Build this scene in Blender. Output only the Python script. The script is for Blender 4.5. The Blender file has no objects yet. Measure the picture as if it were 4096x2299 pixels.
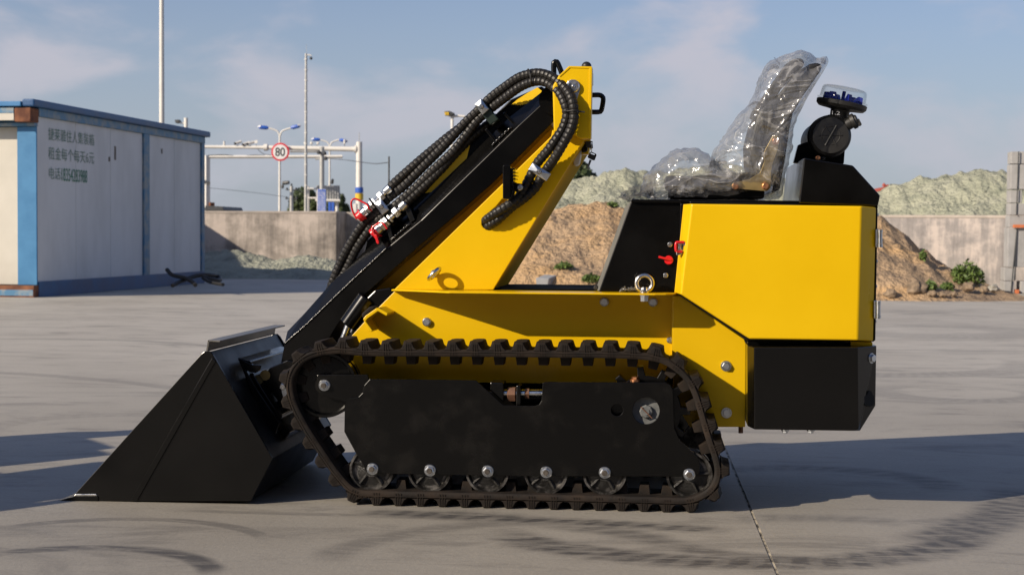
import bpy, bmesh, math, random
from mathutils import Vector, Matrix, noise
random.seed(7)
S = bpy.context.scene
COL = S.collection
R = math.radians

# ------------------------------------------------------------------ camera
F, CX, CY = 6300.0, 2048.0, 1149.5          # focal length and centre in pixels of a 4096 wide frame
CAM = Vector((0.0, -4.98, 0.879))
CROT = (Matrix.Rotation(R(5.55), 3, 'Z') @ Matrix.Rotation(R(90 - 1.96), 3, 'X') @ Matrix.Rotation(R(0.35), 3, 'Z'))
cd = bpy.data.cameras.new('camera'); cam = bpy.data.objects.new('camera', cd); COL.objects.link(cam)
cd.sensor_width = 36.0; cd.lens = F / 4096 * 36; cd.clip_start = 0.1; cd.clip_end = 4000
cam.matrix_world = Matrix.Translation(CAM) @ CROT.to_4x4()
cd.dof.use_dof = True; cd.dof.focus_distance = 5.1; cd.dof.aperture_fstop = 9.0
S.camera = cam

# ------------------------------------------------------------------ sky and sun
SUNV = Vector((-1.0, -0.81, 0.63)).normalized()      # towards the sun
w = bpy.data.worlds.new('World'); S.world = w; w.use_nodes = True
nt = w.node_tree; nt.nodes.clear()
def N(t, typ, **kw):
    n = t.nodes.new(typ)
    for k, v in kw.items(): setattr(n, k, v)
    return n
sky = N(nt, 'ShaderNodeTexSky', sky_type='NISHITA'); sky.sun_disc = False
sky.sun_elevation = math.asin(SUNV.z); sky.sun_rotation = math.atan2(SUNV.x, SUNV.y) % (2 * math.pi)
sky.air_density = 1.0; sky.dust_density = 1.0; sky.ozone_density = 4.5
tc = N(nt, 'ShaderNodeTexCoord')
mp = N(nt, 'ShaderNodeMapping'); mp.inputs['Scale'].default_value = (1, 1, 2.0); mp.inputs['Location'].default_value = (0.9, 8.3, 1.4)
nz = N(nt, 'ShaderNodeTexNoise'); nz.inputs['Scale'].default_value = 9.0; nz.inputs['Detail'].default_value = 9; nz.inputs['Roughness'].default_value = 0.5
nz.inputs['Distortion'].default_value = 0.25
cr = N(nt, 'ShaderNodeMapRange', interpolation_type='SMOOTHSTEP')        # cumulus veil
cr.inputs['From Min'].default_value = 0.45; cr.inputs['From Max'].default_value = 0.68; cr.inputs['To Min'].default_value = 0.08; cr.inputs['To Max'].default_value = 0.80
sp = N(nt, 'ShaderNodeSeparateXYZ'); hz = N(nt, 'ShaderNodeMapRange', interpolation_type='SMOOTHSTEP')   # haze towards the horizon, all the way round
hz.inputs['From Min'].default_value = 0.24; hz.inputs['From Max'].default_value = -0.02; hz.inputs['To Min'].default_value = 0.0; hz.inputs['To Max'].default_value = 0.72
hm = N(nt, 'ShaderNodeMix', data_type='RGBA'); hm.inputs['B'].default_value = (4.45, 4.95, 5.75, 1)
mx = N(nt, 'ShaderNodeMix', data_type='RGBA'); mx.inputs['B'].default_value = (6.7, 6.1, 6.7, 1)
bg = N(nt, 'ShaderNodeBackground'); bg.inputs['Strength'].default_value = 0.084
wo = N(nt, 'ShaderNodeOutputWorld')
L = nt.links.new
L(tc.outputs['Generated'], mp.inputs['Vector']); L(mp.outputs['Vector'], nz.inputs['Vector']); L(nz.outputs['Fac'], cr.inputs['Value'])
L(tc.outputs['Generated'], sp.inputs[0]); L(sp.outputs[2], hz.inputs['Value']); L(hz.outputs['Result'], hm.inputs['Factor'])
wb = N(nt, 'ShaderNodeMix', data_type='RGBA', blend_type='MULTIPLY'); wb.inputs['Factor'].default_value = 1.0; wb.inputs['B'].default_value = (1.07, 1.02, 1.10, 1)   # white balance of the photograph
L(sky.outputs['Color'], wb.inputs['A']); L(wb.outputs['Result'], mx.inputs['A']); cden = N(nt, 'ShaderNodeMapRange', interpolation_type='SMOOTHSTEP')   # cumulus fields close up towards the horizon and open overhead
cden.inputs['From Min'].default_value = 0.65; cden.inputs['From Max'].default_value = 0.10; cden.inputs['To Min'].default_value = 0.15; cden.inputs['To Max'].default_value = 1.0
cm = N(nt, 'ShaderNodeMath', operation='MULTIPLY'); L(sp.outputs[2], cden.inputs['Value']); L(cden.outputs['Result'], cm.inputs[0]); L(cr.outputs['Result'], cm.inputs[1]); L(cm.outputs[0], mx.inputs['Factor']); L(mx.outputs['Result'], hm.inputs['A'])
L(hm.outputs['Result'], bg.inputs['Color']); L(bg.outputs['Background'], wo.inputs['Surface'])
sd = bpy.data.lights.new('sun', 'SUN'); sun = bpy.data.objects.new('sun', sd); COL.objects.link(sun)
sd.energy = 4.9; sd.angle = R(0.53); sd.color = (1.0, 0.87, 0.70)
sun.rotation_euler = (-SUNV).to_track_quat('-Z', 'Y').to_euler(); sun.location = (-8, -6, 8)
S.view_settings.view_transform = 'Standard'; S.view_settings.look = 'None'
S.view_settings.exposure = 0.19; S.view_settings.gamma = 1.0
S.view_settings.use_curve_mapping = False
S.render.engine = 'CYCLES'
S.cycles.max_bounces = 8; S.cycles.transparent_max_bounces = 16

# ------------------------------------------------------------------ digitising helpers: a point of the photograph on a plane of known depth
def ray(px, py):
    return CROT @ Vector(((px - CX) / F, -(py - CY) / F, -1.0))
def P(px, py, Y):
    d = ray(px, py); return CAM + d * ((Y - CAM.y) / d.y)
def G(px, py, z=0.0):
    d = ray(px, py); return CAM + d * ((z - CAM.z) / d.z)
def proj(p):
    q = CROT.transposed() @ (Vector(p) - CAM)
    return CX + F * q.x / -q.z, CY - F * q.y / -q.z
def zat(p, py):
    """height of the point above ground point p that shows at image row py"""
    z = p[2]
    for _ in range(4):
        y0 = proj((p[0], p[1], z))[1]; y1 = proj((p[0], p[1], z + 0.1))[1]
        z += (py - y0) / (y1 - y0) * 0.1
    return z

# ------------------------------------------------------------------ materials
def newmat(name):
    m = bpy.data.materials.new(name); m.use_nodes = True
    t = m.node_tree; b = t.nodes['Principled BSDF']
    return m, t, b
def ramp(t, stops):
    r = N(t, 'ShaderNodeValToRGB'); e = r.color_ramp.elements
    while len(e) < len(stops): e.new(0.5)
    for i, (p, c) in enumerate(stops):
        e[i].position = p; e[i].color = (c[0], c[1], c[2], 1)
    return r
def surf(name, c1, c2, scale=6, rough=0.5, rvar=0.1, metal=0.0, bump=0.0, bscale=60, coat=0.0, stretch=(1, 1, 1), detail=6, lo=0.35, hi=0.65, spec=0.5):
    m, t, b = newmat(name); l = t.links.new
    tc = N(t, 'ShaderNodeTexCoord'); mp = N(t, 'ShaderNodeMapping'); mp.inputs['Scale'].default_value = stretch
    l(tc.outputs['Object'], mp.inputs['Vector'])
    n = N(t, 'ShaderNodeTexNoise'); n.inputs['Scale'].default_value = scale; n.inputs['Detail'].default_value = detail; n.inputs['Roughness'].default_value = 0.6
    l(mp.outputs['Vector'], n.inputs['Vector'])
    r = ramp(t, [(lo, c1), (hi, c2)]); l(n.outputs['Fac'], r.inputs['Fac']); l(r.outputs['Color'], b.inputs['Base Color'])
    mr = N(t, 'ShaderNodeMapRange'); mr.inputs['From Min'].default_value = 0.3; mr.inputs['From Max'].default_value = 0.7
    mr.inputs['To Min'].default_value = max(0.02, rough - rvar); mr.inputs['To Max'].default_value = min(1, rough + rvar)
    l(n.outputs['Fac'], mr.inputs['Value']); l(mr.outputs['Result'], b.inputs['Roughness'])
    b.inputs['Metallic'].default_value = metal; b.inputs['Coat Weight'].default_value = coat; b.inputs['Coat Roughness'].default_value = 0.08
    b.inputs['Specular IOR Level'].default_value = spec
    if bump:
        n2 = N(t, 'ShaderNodeTexNoise'); n2.inputs['Scale'].default_value = bscale; n2.inputs['Detail'].default_value = 4
        l(mp.outputs['Vector'], n2.inputs['Vector'])
        bp = N(t, 'ShaderNodeBump'); bp.inputs['Strength'].default_value = 1.0; bp.inputs['Distance'].default_value = bump
        l(n2.outputs['Fac'], bp.inputs['Height']); l(bp.outputs['Normal'], b.inputs['Normal'])
    return m
YEL = surf('yellow_paint', (0.655, 0.405, 0.003), (0.70, 0.442, 0.004), 2.2, 0.31, 0.04, bump=0.00012, bscale=420, spec=0.22)
YELB = surf('matt_yellow_paint', (0.60, 0.35, 0.003), (0.64, 0.38, 0.004), 3, 0.7, 0.04, spec=0.03)
BLKM = surf('matt_black_paint', (0.003, 0.003, 0.003), (0.005, 0.005, 0.005), 5, 0.75, 0.05, spec=0.04)
BLKR = surf('dull_black_paint', (0.003, 0.003, 0.003), (0.006, 0.0057, 0.0054), 6, 0.42, 0.06, spec=0.28)
SHEEN = surf('grey_sheen_black_paint', (0.07, 0.066, 0.060), (0.17, 0.16, 0.145), 6, 0.4, 0.08, spec=0.4)  # grazing reflection of sky and ground on black gloss, put into the colour
BLK = surf('black_paint', (0.0022, 0.0021, 0.002), (0.0036, 0.0034, 0.0032), 5, 0.2, 0.05, bump=0.00004, bscale=300, spec=0.34)
BLKD = surf('dusty_black_paint', (0.0022, 0.0021, 0.002), (0.009, 0.0082, 0.0072), 9, 0.24, 0.06, bump=0.00006, bscale=120, lo=0.52, hi=0.78, spec=0.28)
DECAL = surf('yellow_decal', (0.86, 0.56, 0.02), (0.88, 0.58, 0.03), 3, 0.3, 0.03)
RUB = surf('track_rubber', (0.008, 0.006, 0.0048), (0.032, 0.0215, 0.0145), 10, 0.75, 0.12, bump=0.0007, bscale=150, spec=0.25, lo=0.4, hi=0.72)
HOSE = surf('hose_wrap', (0.008, 0.0073, 0.0067), (0.015, 0.0135, 0.012), 9, 0.45, 0.06, bump=0.0002, bscale=200, spec=0.35)
PLA = surf('black_plastic', (0.012, 0.0115, 0.011), (0.019, 0.018, 0.0165), 12, 0.5, 0.06, bump=0.0002, bscale=500)
ZINC = surf('zinc_plate', (0.50, 0.53, 0.56), (0.62, 0.64, 0.66), 25, 0.3, 0.08, metal=1.0)
STEEL = surf('bright_steel', (0.52, 0.52, 0.50), (0.72, 0.72, 0.70), 40, 0.24, 0.08, metal=1.0, bump=0.0003, bscale=200)
DZ = surf('dull_zinc', (0.09, 0.095, 0.095), (0.15, 0.155, 0.155), 30, 0.6, 0.08, metal=0.0, spec=0.3)
WORN = surf('worn_steel_rim', (0.03, 0.028, 0.026), (0.20, 0.19, 0.18), 30, 0.38, 0.1, metal=0.7, bump=0.0006, bscale=160, lo=0.45, hi=0.7)
CAST = surf('cast_black_iron', (0.010, 0.0095, 0.009), (0.024, 0.023, 0.022), 40, 0.42, 0.1, bump=0.002, bscale=180)
RUSTB = surf('brown_primer_bolt', (0.10, 0.045, 0.025), (0.16, 0.075, 0.04), 30, 0.6, 0.1)
RED = surf('red_plastic', (0.55, 0.010, 0.014), (0.62, 0.014, 0.018), 10, 0.32, 0.05, coat=0.2)
BRASS = surf('copper_bolt', (0.62, 0.27, 0.12), (0.75, 0.36, 0.18), 40, 0.35, 0.1, metal=1.0)
GOLD = surf('yellow_zinc_bracket', (0.42, 0.31, 0.12), (0.52, 0.39, 0.18), 10, 0.38, 0.08, metal=0.85)
GREEN = surf('dark_green_plastic', (0.003, 0.012, 0.008), (0.005, 0.017, 0.011), 10, 0.45, 0.05)
FOAM = surf('black_seat_vinyl', (0.011, 0.011, 0.0115), (0.018, 0.018, 0.019), 20, 0.5, 0.06, bump=0.0004, bscale=350)
BLUEV = surf('blue_vane_plastic', (0.012, 0.022, 0.22), (0.02, 0.035, 0.30), 20, 0.35, 0.05)
CYLW = surf('grey_cap_plastic', (0.45, 0.43, 0.38), (0.52, 0.50, 0.45), 10, 0.4, 0.05)

# ------------------------------------------------------------------ mesh helpers
WM = {}                                    # world matrices, kept by hand so that nothing needs a depsgraph update
def place(o, parent=None, mw=None):
    mw = mw or Matrix.Identity(4)
    COL.objects.link(o) if o.name not in COL.objects else None
    if parent is not None:
        o.parent = parent; o.matrix_parent_inverse = WM[parent].inverted()
    o.matrix_basis = mw; WM[o] = mw
    return o
def mesh_obj(name, me, mat, parent=None, mw=None):
    o = bpy.data.objects.new(name, me)
    if mat and not me.materials: me.materials.append(mat)
    return place(o, parent, mw)
def finish(bm, name, smooth=False, ang=35):
    bmesh.ops.recalc_face_normals(bm, faces=bm.faces)
    me = bpy.data.meshes.new(name); bm.to_mesh(me); bm.free()
    if smooth:
        for p in me.polygons: p.use_smooth = True
        me.set_sharp_from_angle(angle=R(ang))
    return me
def bevel(o, wdt, seg=2):
    m = o.modifiers.new('bevel', 'BEVEL'); m.width = wdt; m.segments = seg; m.limit_method = 'ANGLE'; m.angle_limit = R(25)
    return o
def thing(name, loc, label, cat, group=None):
    o = bpy.data.objects.new(name, None); o.empty_display_size = 0.2
    place(o, None, Matrix.Translation(loc)); tag(o, label, cat, group); return o
def tag(o, label, cat, group=None, kind=None):
    if label: o['label'] = label
    if cat: o['category'] = cat
    if group: o['group'] = group
    if kind: o['kind'] = kind
    return o
def prism_bm(loop0, loop1, holes0=(), holes1=()):
    """solid between two corresponding loops (and holes) of 3-D points"""
    bm = bmesh.new()
    def ring(loop): return [bm.verts.new(p) for p in loop]
    fronts, backs = [], []
    for a, b in [(loop0, loop1)] + list(zip(holes0, holes1)):
        va, vb = ring(a), ring(b); n = len(va); fronts.append(va); backs.append(vb)
        for i in range(n):
            j = (i + 1) % n
            bm.faces.new((va[i], va[j], vb[j], vb[i]))
    for side in (fronts, backs):
        if len(side) == 1: bm.faces.new(side[0])
        else:
            es = []
            for v in side:
                for i in range(len(v)): es.append(bm.edges.get((v[i], v[(i + 1) % len(v)])))
            bmesh.ops.triangle_fill(bm, edges=es, use_beauty=True)
    return bm
def plate(name, pts, Y0, Y1, mat, parent, bev=0.003, holes=(), seg=2, round_=None):
    """plate whose near face has the outline pts (photo pixels) in the plane Y0, thick to Y1"""
    a = [P(x, y, Y0) for x, y in pts]; b = [Vector((p.x, Y1, p.z)) for p in a]
    ha = [[P(x, y, Y0) for x, y in h] for h in holes]; hb = [[Vector((p.x, Y1, p.z)) for p in h] for h in ha]
    o = mesh_obj(name, finish(prism_bm(a, b, ha, hb), name), mat, parent)
    if bev: bevel(o, bev, seg)
    return o
def circ(cx, cy, r, n=24, a0=0):
    return [(cx + r * math.cos(a0 + 2 * math.pi * i / n), cy + r * math.sin(a0 + 2 * math.pi * i / n)) for i in range(n)]
def box_bm(c, s, bm=None):
    bm = bm or bmesh.new(); bmesh.ops.create_cube(bm, size=1.0, matrix=Matrix.Translation(c) @ Matrix.Diagonal((s[0], s[1], s[2], 1))); return bm
def box(name, lo, hi, mat, parent, bev=0.002):
    lo, hi = Vector(lo), Vector(hi)
    o = mesh_obj(name, finish(box_bm((lo + hi) / 2, hi - lo), name), mat, parent)
    if bev: bevel(o, bev)
    return o
def frame(d):
    d = Vector(d).normalized(); up = Vector((0, 0, 1)) if abs(d.z) < 0.9 else Vector((1, 0, 0))
    a = d.cross(up).normalized(); b = d.cross(a).normalized(); return a, b, d
def lathe_bm(p, d, prof, n=28, bm=None, a0=0.0, closed=False):
    a, b, d = frame(d); p = Vector(p); bm = bm or bmesh.new(); rings = []
    for t, r in prof:
        rings.append([bm.verts.new(p + d * t + (a * math.cos(a0 + 2 * math.pi * i / n) + b * math.sin(a0 + 2 * math.pi * i / n)) * max(r, 1e-5)) for i in range(n)])
    for k in range(len(rings) - 1):
        for i in range(n):
            bm.faces.new((rings[k][i], rings[k][(i + 1) % n], rings[k + 1][(i + 1) % n], rings[k + 1][i]))
    if closed:
        for i in range(n): bm.faces.new((rings[-1][i], rings[-1][(i + 1) % n], rings[0][(i + 1) % n], rings[0][i]))
    else:
        bm.faces.new(rings[0]); bm.faces.new(rings[-1])
    return bm
def lathe(name, p, d, prof, mat, parent, n=28, ang=30, closed=False):
    return mesh_obj(name, finish(lathe_bm(p, d, prof, n, closed=closed), name, True, ang), mat, parent)
def rod(name, p, q, r, mat, parent, n=16, r2=None, bev=0.0):
    p, q = Vector(p), Vector(q)
    h = (q - p).length
    prof = [(0, r), (h, r if r2 is None else r2)]
    if bev: prof = [(0, r - bev), (bev, r), (h - bev, r if r2 is None else r2), (h, (r if r2 is None else r2) - bev)]
    return lathe(name, p, q - p, prof, mat, parent, n)
def catmull(pts, step):
    pts = [Vector(p) for p in pts]; q = [pts[0] * 2 - pts[1]] + pts + [pts[-1] * 2 - pts[-2]]; dense = []
    for i in range(1, len(q) - 2):
        p0, p1, p2, p3 = q[i - 1:i + 3]
        for k in range(16):
            t = k / 16
            dense.append(0.5 * ((2 * p1) + (p2 - p0) * t + (2 * p0 - 5 * p1 + 4 * p2 - p3) * t * t + (3 * p1 - p0 - 3 * p2 + p3) * t ** 3))
    dense.append(pts[-1])
    return resample(dense, step)
def resample(d, step, n=None):
    cum = [0]
    for i in range(1, len(d)): cum.append(cum[-1] + (d[i] - d[i - 1]).length)
    n = n or max(2, int(round(cum[-1] / step))); out = []; k = 0
    for i in range(n + 1):
        s = cum[-1] * i / n
        while k < len(d) - 2 and cum[k + 1] < s: k += 1
        f = (s - cum[k]) / max(1e-9, cum[k + 1] - cum[k]); out.append(d[k].lerp(d[k + 1], min(1, max(0, f))))
    return out
def sweep_bm(path, radf, n=12, bm=None):
    bm = bm or bmesh.new(); m = len(path); T = []
    for i in range(m): T.append((path[min(m - 1, i + 1)] - path[max(0, i - 1)]).normalized())
    a, b, _ = frame(T[0]); rings = []
    for i in range(m):
        if i:
            a = (a - T[i] * a.dot(T[i])).normalized()
        b = T[i].cross(a); r = radf(i)
        rings.append([bm.verts.new(path[i] + (a * math.cos(2 * math.pi * k / n) + b * math.sin(2 * math.pi * k / n)) * r) for k in range(n)])
    for i in range(m - 1):
        for k in range(n): bm.faces.new((rings[i][k], rings[i][(k + 1) % n], rings[i + 1][(k + 1) % n], rings[i + 1][k]))
    bm.faces.new(rings[0]); bm.faces.new(rings[-1]); return bm
def tube(name, pts, r, mat, parent, step=0.01, n=12, smooth_path=True):
    path = catmull(pts, step) if smooth_path else [Vector(p) for p in pts]
    return mesh_obj(name, finish(sweep_bm(path, lambda i: r, n), name, True, 50), mat, parent)
def hose(name, pts, r, parent, band=0.0162, mat=HOSE):
    path = catmull(pts, band / 6); prof = [0.89, 0.995, 1.015, 1.02, 1.015, 0.995]
    return mesh_obj(name, finish(sweep_bm(path, lambda i: r * prof[i % 6] * (1 + 0.012 * noise.noise((i * 0.37, r, 3))), 14), name, True, 24), mat, parent)

# ================================================================== the setting
# ---- concrete yard, with tyre marks worn into it
def math_(t, op, a, b=None, c=None, clamp=False):
    n = N(t, 'ShaderNodeMath', operation=op); n.use_clamp = clamp
    for i, v in enumerate((a, b, c)):
        if v is None: continue
        if isinstance(v, (int, float)): n.inputs[i].default_value = v
        else: t.links.new(v, n.inputs[i])
    return n.outputs[0]
def smooth(t, v, a, b, lo=0.0, hi=1.0):
    n = N(t, 'ShaderNodeMapRange', interpolation_type='SMOOTHSTEP'); t.links.new(v, n.inputs['Value'])
    for k, x in (('From Min', a), ('From Max', b), ('To Min', lo), ('To Max', hi)): n.inputs[k].default_value = x
    return n.outputs['Result']
def circle3(a, b, c):
    ax, ay, bx, by, cx, cy = a.x, a.y, b.x, b.y, c.x, c.y
    d = 2 * (ax * (by - cy) + bx * (cy - ay) + cx * (ay - by))
    ux = ((ax * ax + ay * ay) * (by - cy) + (bx * bx + by * by) * (cy - ay) + (cx * cx + cy * cy) * (ay - by)) / d
    uy = ((ax * ax + ay * ay) * (cx - bx) + (bx * bx + by * by) * (ax - cx) + (cx * cx + cy * cy) * (bx - ax)) / d
    return ux, uy, math.hypot(ax - ux, ay - uy)
def concrete(name):
    m, t, b = newmat(name); l = t.links.new
    geo = N(t, 'ShaderNodeNewGeometry'); pos = geo.outputs['Position']
    def nz(scale, detail=6, rough=0.6, st=(1, 1, 1), dist=0.0):
        mp = N(t, 'ShaderNodeMapping'); mp.inputs['Scale'].default_value = st; l(pos, mp.inputs['Vector'])
        n = N(t, 'ShaderNodeTexNoise'); n.inputs['Scale'].default_value = scale; n.inputs['Detail'].default_value = detail
        n.inputs['Roughness'].default_value = rough; n.inputs['Distortion'].default_value = dist; l(mp.outputs['Vector'], n.inputs['Vector']); return n.outputs['Fac']
    big = nz(0.55, 8, 0.62); mid = nz(3.2, 8, 0.66, (0.55, 1.5, 1), 0.6); fine = nz(70, 5, 0.7); streak = nz(1.3, 8, 0.62, (0.7, 1.5, 1), 1.4); sweep = nz(9, 6, 0.7, (0.5, 1.9, 1), 1.5)
    sx = N(t, 'ShaderNodeSeparateXYZ'); l(pos, sx.inputs[0])
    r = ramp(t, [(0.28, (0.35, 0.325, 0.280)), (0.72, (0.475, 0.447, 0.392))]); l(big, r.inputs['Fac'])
    # paler away from the machine: grazing sheen and fewer marks put into the colour
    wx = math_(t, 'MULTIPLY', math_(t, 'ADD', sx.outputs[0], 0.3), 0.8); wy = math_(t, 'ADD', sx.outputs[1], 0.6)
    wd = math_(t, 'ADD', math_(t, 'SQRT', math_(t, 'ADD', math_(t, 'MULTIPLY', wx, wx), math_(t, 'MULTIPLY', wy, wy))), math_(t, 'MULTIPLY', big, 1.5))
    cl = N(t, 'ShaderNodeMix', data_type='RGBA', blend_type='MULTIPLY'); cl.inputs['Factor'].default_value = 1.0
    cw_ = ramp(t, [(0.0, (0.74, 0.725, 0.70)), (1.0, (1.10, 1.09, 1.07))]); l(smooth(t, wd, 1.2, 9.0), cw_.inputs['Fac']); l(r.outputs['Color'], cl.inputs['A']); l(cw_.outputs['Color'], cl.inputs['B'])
    dark = math_(t, 'MULTIPLY', smooth(t, streak, 0.50, 0.70), 0.40)
    dark = math_(t, 'MAXIMUM', dark, math_(t, 'MULTIPLY', smooth(t, mid, 0.52, 0.70), 0.36))
    # arcs of tyre rubber: three photo points give each circle
    brk = smooth(t, sweep, 0.34, 0.58, 0.35, 1.0)
    def arc(p0, p1, p2, hw, strength, soft=0.6, span=None):
        cx, cy, rad = circle3(G(*p0), G(*p1), G(*p2))
        dx = math_(t, 'SUBTRACT', sx.outputs[0], cx); dy = math_(t, 'SUBTRACT', sx.outputs[1], cy)
        d = math_(t, 'SQRT', math_(t, 'ADD', math_(t, 'MULTIPLY', dx, dx), math_(t, 'MULTIPLY', dy, dy)))
        wob = math_(t, 'MULTIPLY', math_(t, 'SUBTRACT', mid, 0.5), hw * 0.9)
        e = math_(t, 'ABSOLUTE', math_(t, 'ADD', math_(t, 'SUBTRACT', d, rad), wob))
        v = smooth(t, e, hw, hw * soft, 0, 1)
        q = G(*p1); mxd = max((G(*p0) - q).length, (G(*p2) - q).length)
        ddx = math_(t, 'SUBTRACT', sx.outputs[0], q.x); ddy = math_(t, 'SUBTRACT', sx.outputs[1], q.y)
        dd = math_(t, 'SQRT', math_(t, 'ADD', math_(t, 'MULTIPLY', ddx, ddx), math_(t, 'MULTIPLY', ddy, ddy)))
        v = math_(t, 'MULTIPLY', v, smooth(t, dd, mxd * 1.12, mxd * 0.8, 0, 1))
        if hw >= 0.1:                                        # blocks of a tread, staggered left and right
            along = math_(t, 'MULTIPLY', math_(t, 'ARCTAN2', dy, dx), rad * 2 * math.pi / 0.085)
            off_ = math_(t, 'MULTIPLY', math_(t, 'SUBTRACT', d, rad), 30.0)
            tread = smooth(t, math_(t, 'SINE', math_(t, 'ADD', math_(t, 'ADD', along, off_), math_(t, 'MULTIPLY', mid, 9.0))), -0.6, 0.4, 0.72, 1.0)
            v = math_(t, 'MULTIPLY', v, tread)
        return math_(t, 'MULTIPLY', math_(t, 'MULTIPLY', v, brk), min(0.9, strength * 1.2))
    arcs = [arc((0, 2112), (620, 2076), (1060, 2150), 0.035, 0.42), arc((60, 2205), (560, 2196), (850, 2290), 0.055, 0.7, 0.3),
            arc((2000, 2130), (3050, 2250), (3900, 2130), 0.13, 0.75, 0.3), arc((3700, 2170), (4000, 2060), (4090, 1960), 0.16, 0.7, 0.3),
            arc((1500, 2050), (2150, 2080), (2900, 2120), 0.10, 0.75, 0.2), arc((1300, 2240), (1700, 2120), (2050, 2090), 0.09, 0.36, 0.2),
            arc((700, 2040), (1400, 2060), (2050, 2080), 0.04, 0.35, 0.3),
            arc((2900, 1880), (3400, 1880), (3800, 1960), 0.12, 0.6, 0.2), arc((0, 1355), (500, 1362), (1000, 1420), 0.07, 0.35), arc((0, 1490), (300, 1510), (750, 1560), 0.08, 0.28),
            arc((3600, 1300), (3900, 1345), (4096, 1330), 0.4, 0.26), arc((2950, 1480), (3600, 1500), (4096, 1440), 0.22, 0.30), arc((3500, 1560), (3800, 1600), (4096, 1560), 0.15, 0.3),
            arc((0, 1700), (400, 1660), (900, 1690), 0.1, 0.2), arc((2300, 2240), (2900, 2180), (3500, 2190), 0.05, 0.3), arc((1900, 2060), (2350, 2110), (2900, 2230), 0.12, 0.6, 0.1), arc((2700, 2180), (3300, 2235), (3750, 2160), 0.09, 0.6, 0.1), arc((2900, 2080), (3250, 2070), (3600, 2090), 0.1, 0.35, 0.1)]
    for a in arcs: dark = math_(t, 'MAXIMUM', dark, a)
    stain = math_(t, 'MULTIPLY', smooth(t, nz(2.3, 9, 0.7, (0.7, 1.6, 1), 1.0), 0.56, 0.75), 0.35)
    dark = math_(t, 'MAXIMUM', dark, stain)
    spk = math_(t, 'MULTIPLY', smooth(t, nz(120, 3, 0.6), 0.69, 0.76), 0.5); dark = math_(t, 'MAXIMUM', dark, spk)
    mx = N(t, 'ShaderNodeMix', data_type='RGBA'); mx.inputs['B'].default_value = (0.045, 0.043, 0.043, 1)
    l(dark, mx.inputs['Factor']); l(cl.outputs['Result'], mx.inputs['A'])
    lt = N(t, 'ShaderNodeMix', data_type='RGBA', blend_type='MULTIPLY'); lt.inputs['Factor'].default_value = 1.0
    fr = ramp(t, [(0.25, (0.86, 0.86, 0.86)), (0.75, (1.08, 1.08, 1.08))]); l(fine, fr.inputs['Fac'])
    l(mx.outputs['Result'], lt.inputs['A']); l(fr.outputs['Color'], lt.inputs['B']); l(lt.outputs['Result'], b.inputs['Base Color'])
    b.inputs['Roughness'].default_value = 0.62; b.inputs['Specular IOR Level'].default_value = 0.5
    bp = N(t, 'ShaderNodeBump'); bp.inputs['Distance'].default_value = 0.0025; bp.inputs['Strength'].default_value = 0.7
    hsum = math_(t, 'ADD', fine, math_(t, 'MULTIPLY', sweep, 1.2)); l(hsum, bp.inputs['Height']); l(bp.outputs['Normal'], b.inputs['Normal'])
    return m
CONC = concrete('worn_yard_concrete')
SOIL = surf('pale_soil', (0.17, 0.145, 0.11), (0.26, 0.225, 0.175), 1.2, 0.95, 0.03, bump=0.004, bscale=14)
def sheet(name, loop, z, mat, label=None):
    bm = bmesh.new(); bm.faces.new([bm.verts.new((p[0], p[1], z)) for p in loop])
    bmesh.ops.recalc_face_normals(bm, faces=bm.faces)
    if bm.faces[:][0].normal.z < 0: bmesh.ops.reverse_faces(bm, faces=bm.faces)
    me = bpy.data.meshes.new(name); bm.to_mesh(me); bm.free()
    o = mesh_obj(name, me, mat); o['kind'] = 'structure'
    return o
sheet('ground', [(-1800, -300), (1800, -300), (1800, 2600), (-1800, 2600)], -0.03, SOIL)
# two big pours meeting in a sawn joint that is really open
ja, jb = G(2862, 1700), G(3112, 2299); jd = (jb - ja).normalized(); jn = Vector((-jd.y, jd.x, 0))
if jn.x < 0: jn = -jn
far, near = ja - jd * 21.6, ja + jd * 12
def slab(name, pts):
    bm = bmesh.new(); top = [bm.verts.new((p.x, p.y, 0)) for p in pts]; bot = [bm.verts.new((p.x, p.y, -0.025)) for p in pts]
    bm.faces.new(top); n = len(pts)
    for i in range(n): bm.faces.new((top[i], bot[i], bot[(i + 1) % n], top[(i + 1) % n]))
    bmesh.ops.recalc_face_normals(bm, faces=bm.faces)
    me = bpy.data.meshes.new(name); bm.to_mesh(me); bm.free()
    o = mesh_obj(name, me, CONC); o['kind'] = 'structure'; return o
gap = 0.0045
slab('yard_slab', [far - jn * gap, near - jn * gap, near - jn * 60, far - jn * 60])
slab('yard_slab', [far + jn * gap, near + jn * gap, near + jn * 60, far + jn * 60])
GROUT = surf('sandy_joint_filler', (0.05, 0.045, 0.038), (0.50, 0.44, 0.33), 14, 0.9, 0.05, lo=0.4, hi=0.6)
o = sheet('yard_joint', [far - jn * gap, near - jn * gap, near + jn * gap, far + jn * gap], -0.0025, GROUT)

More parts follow.
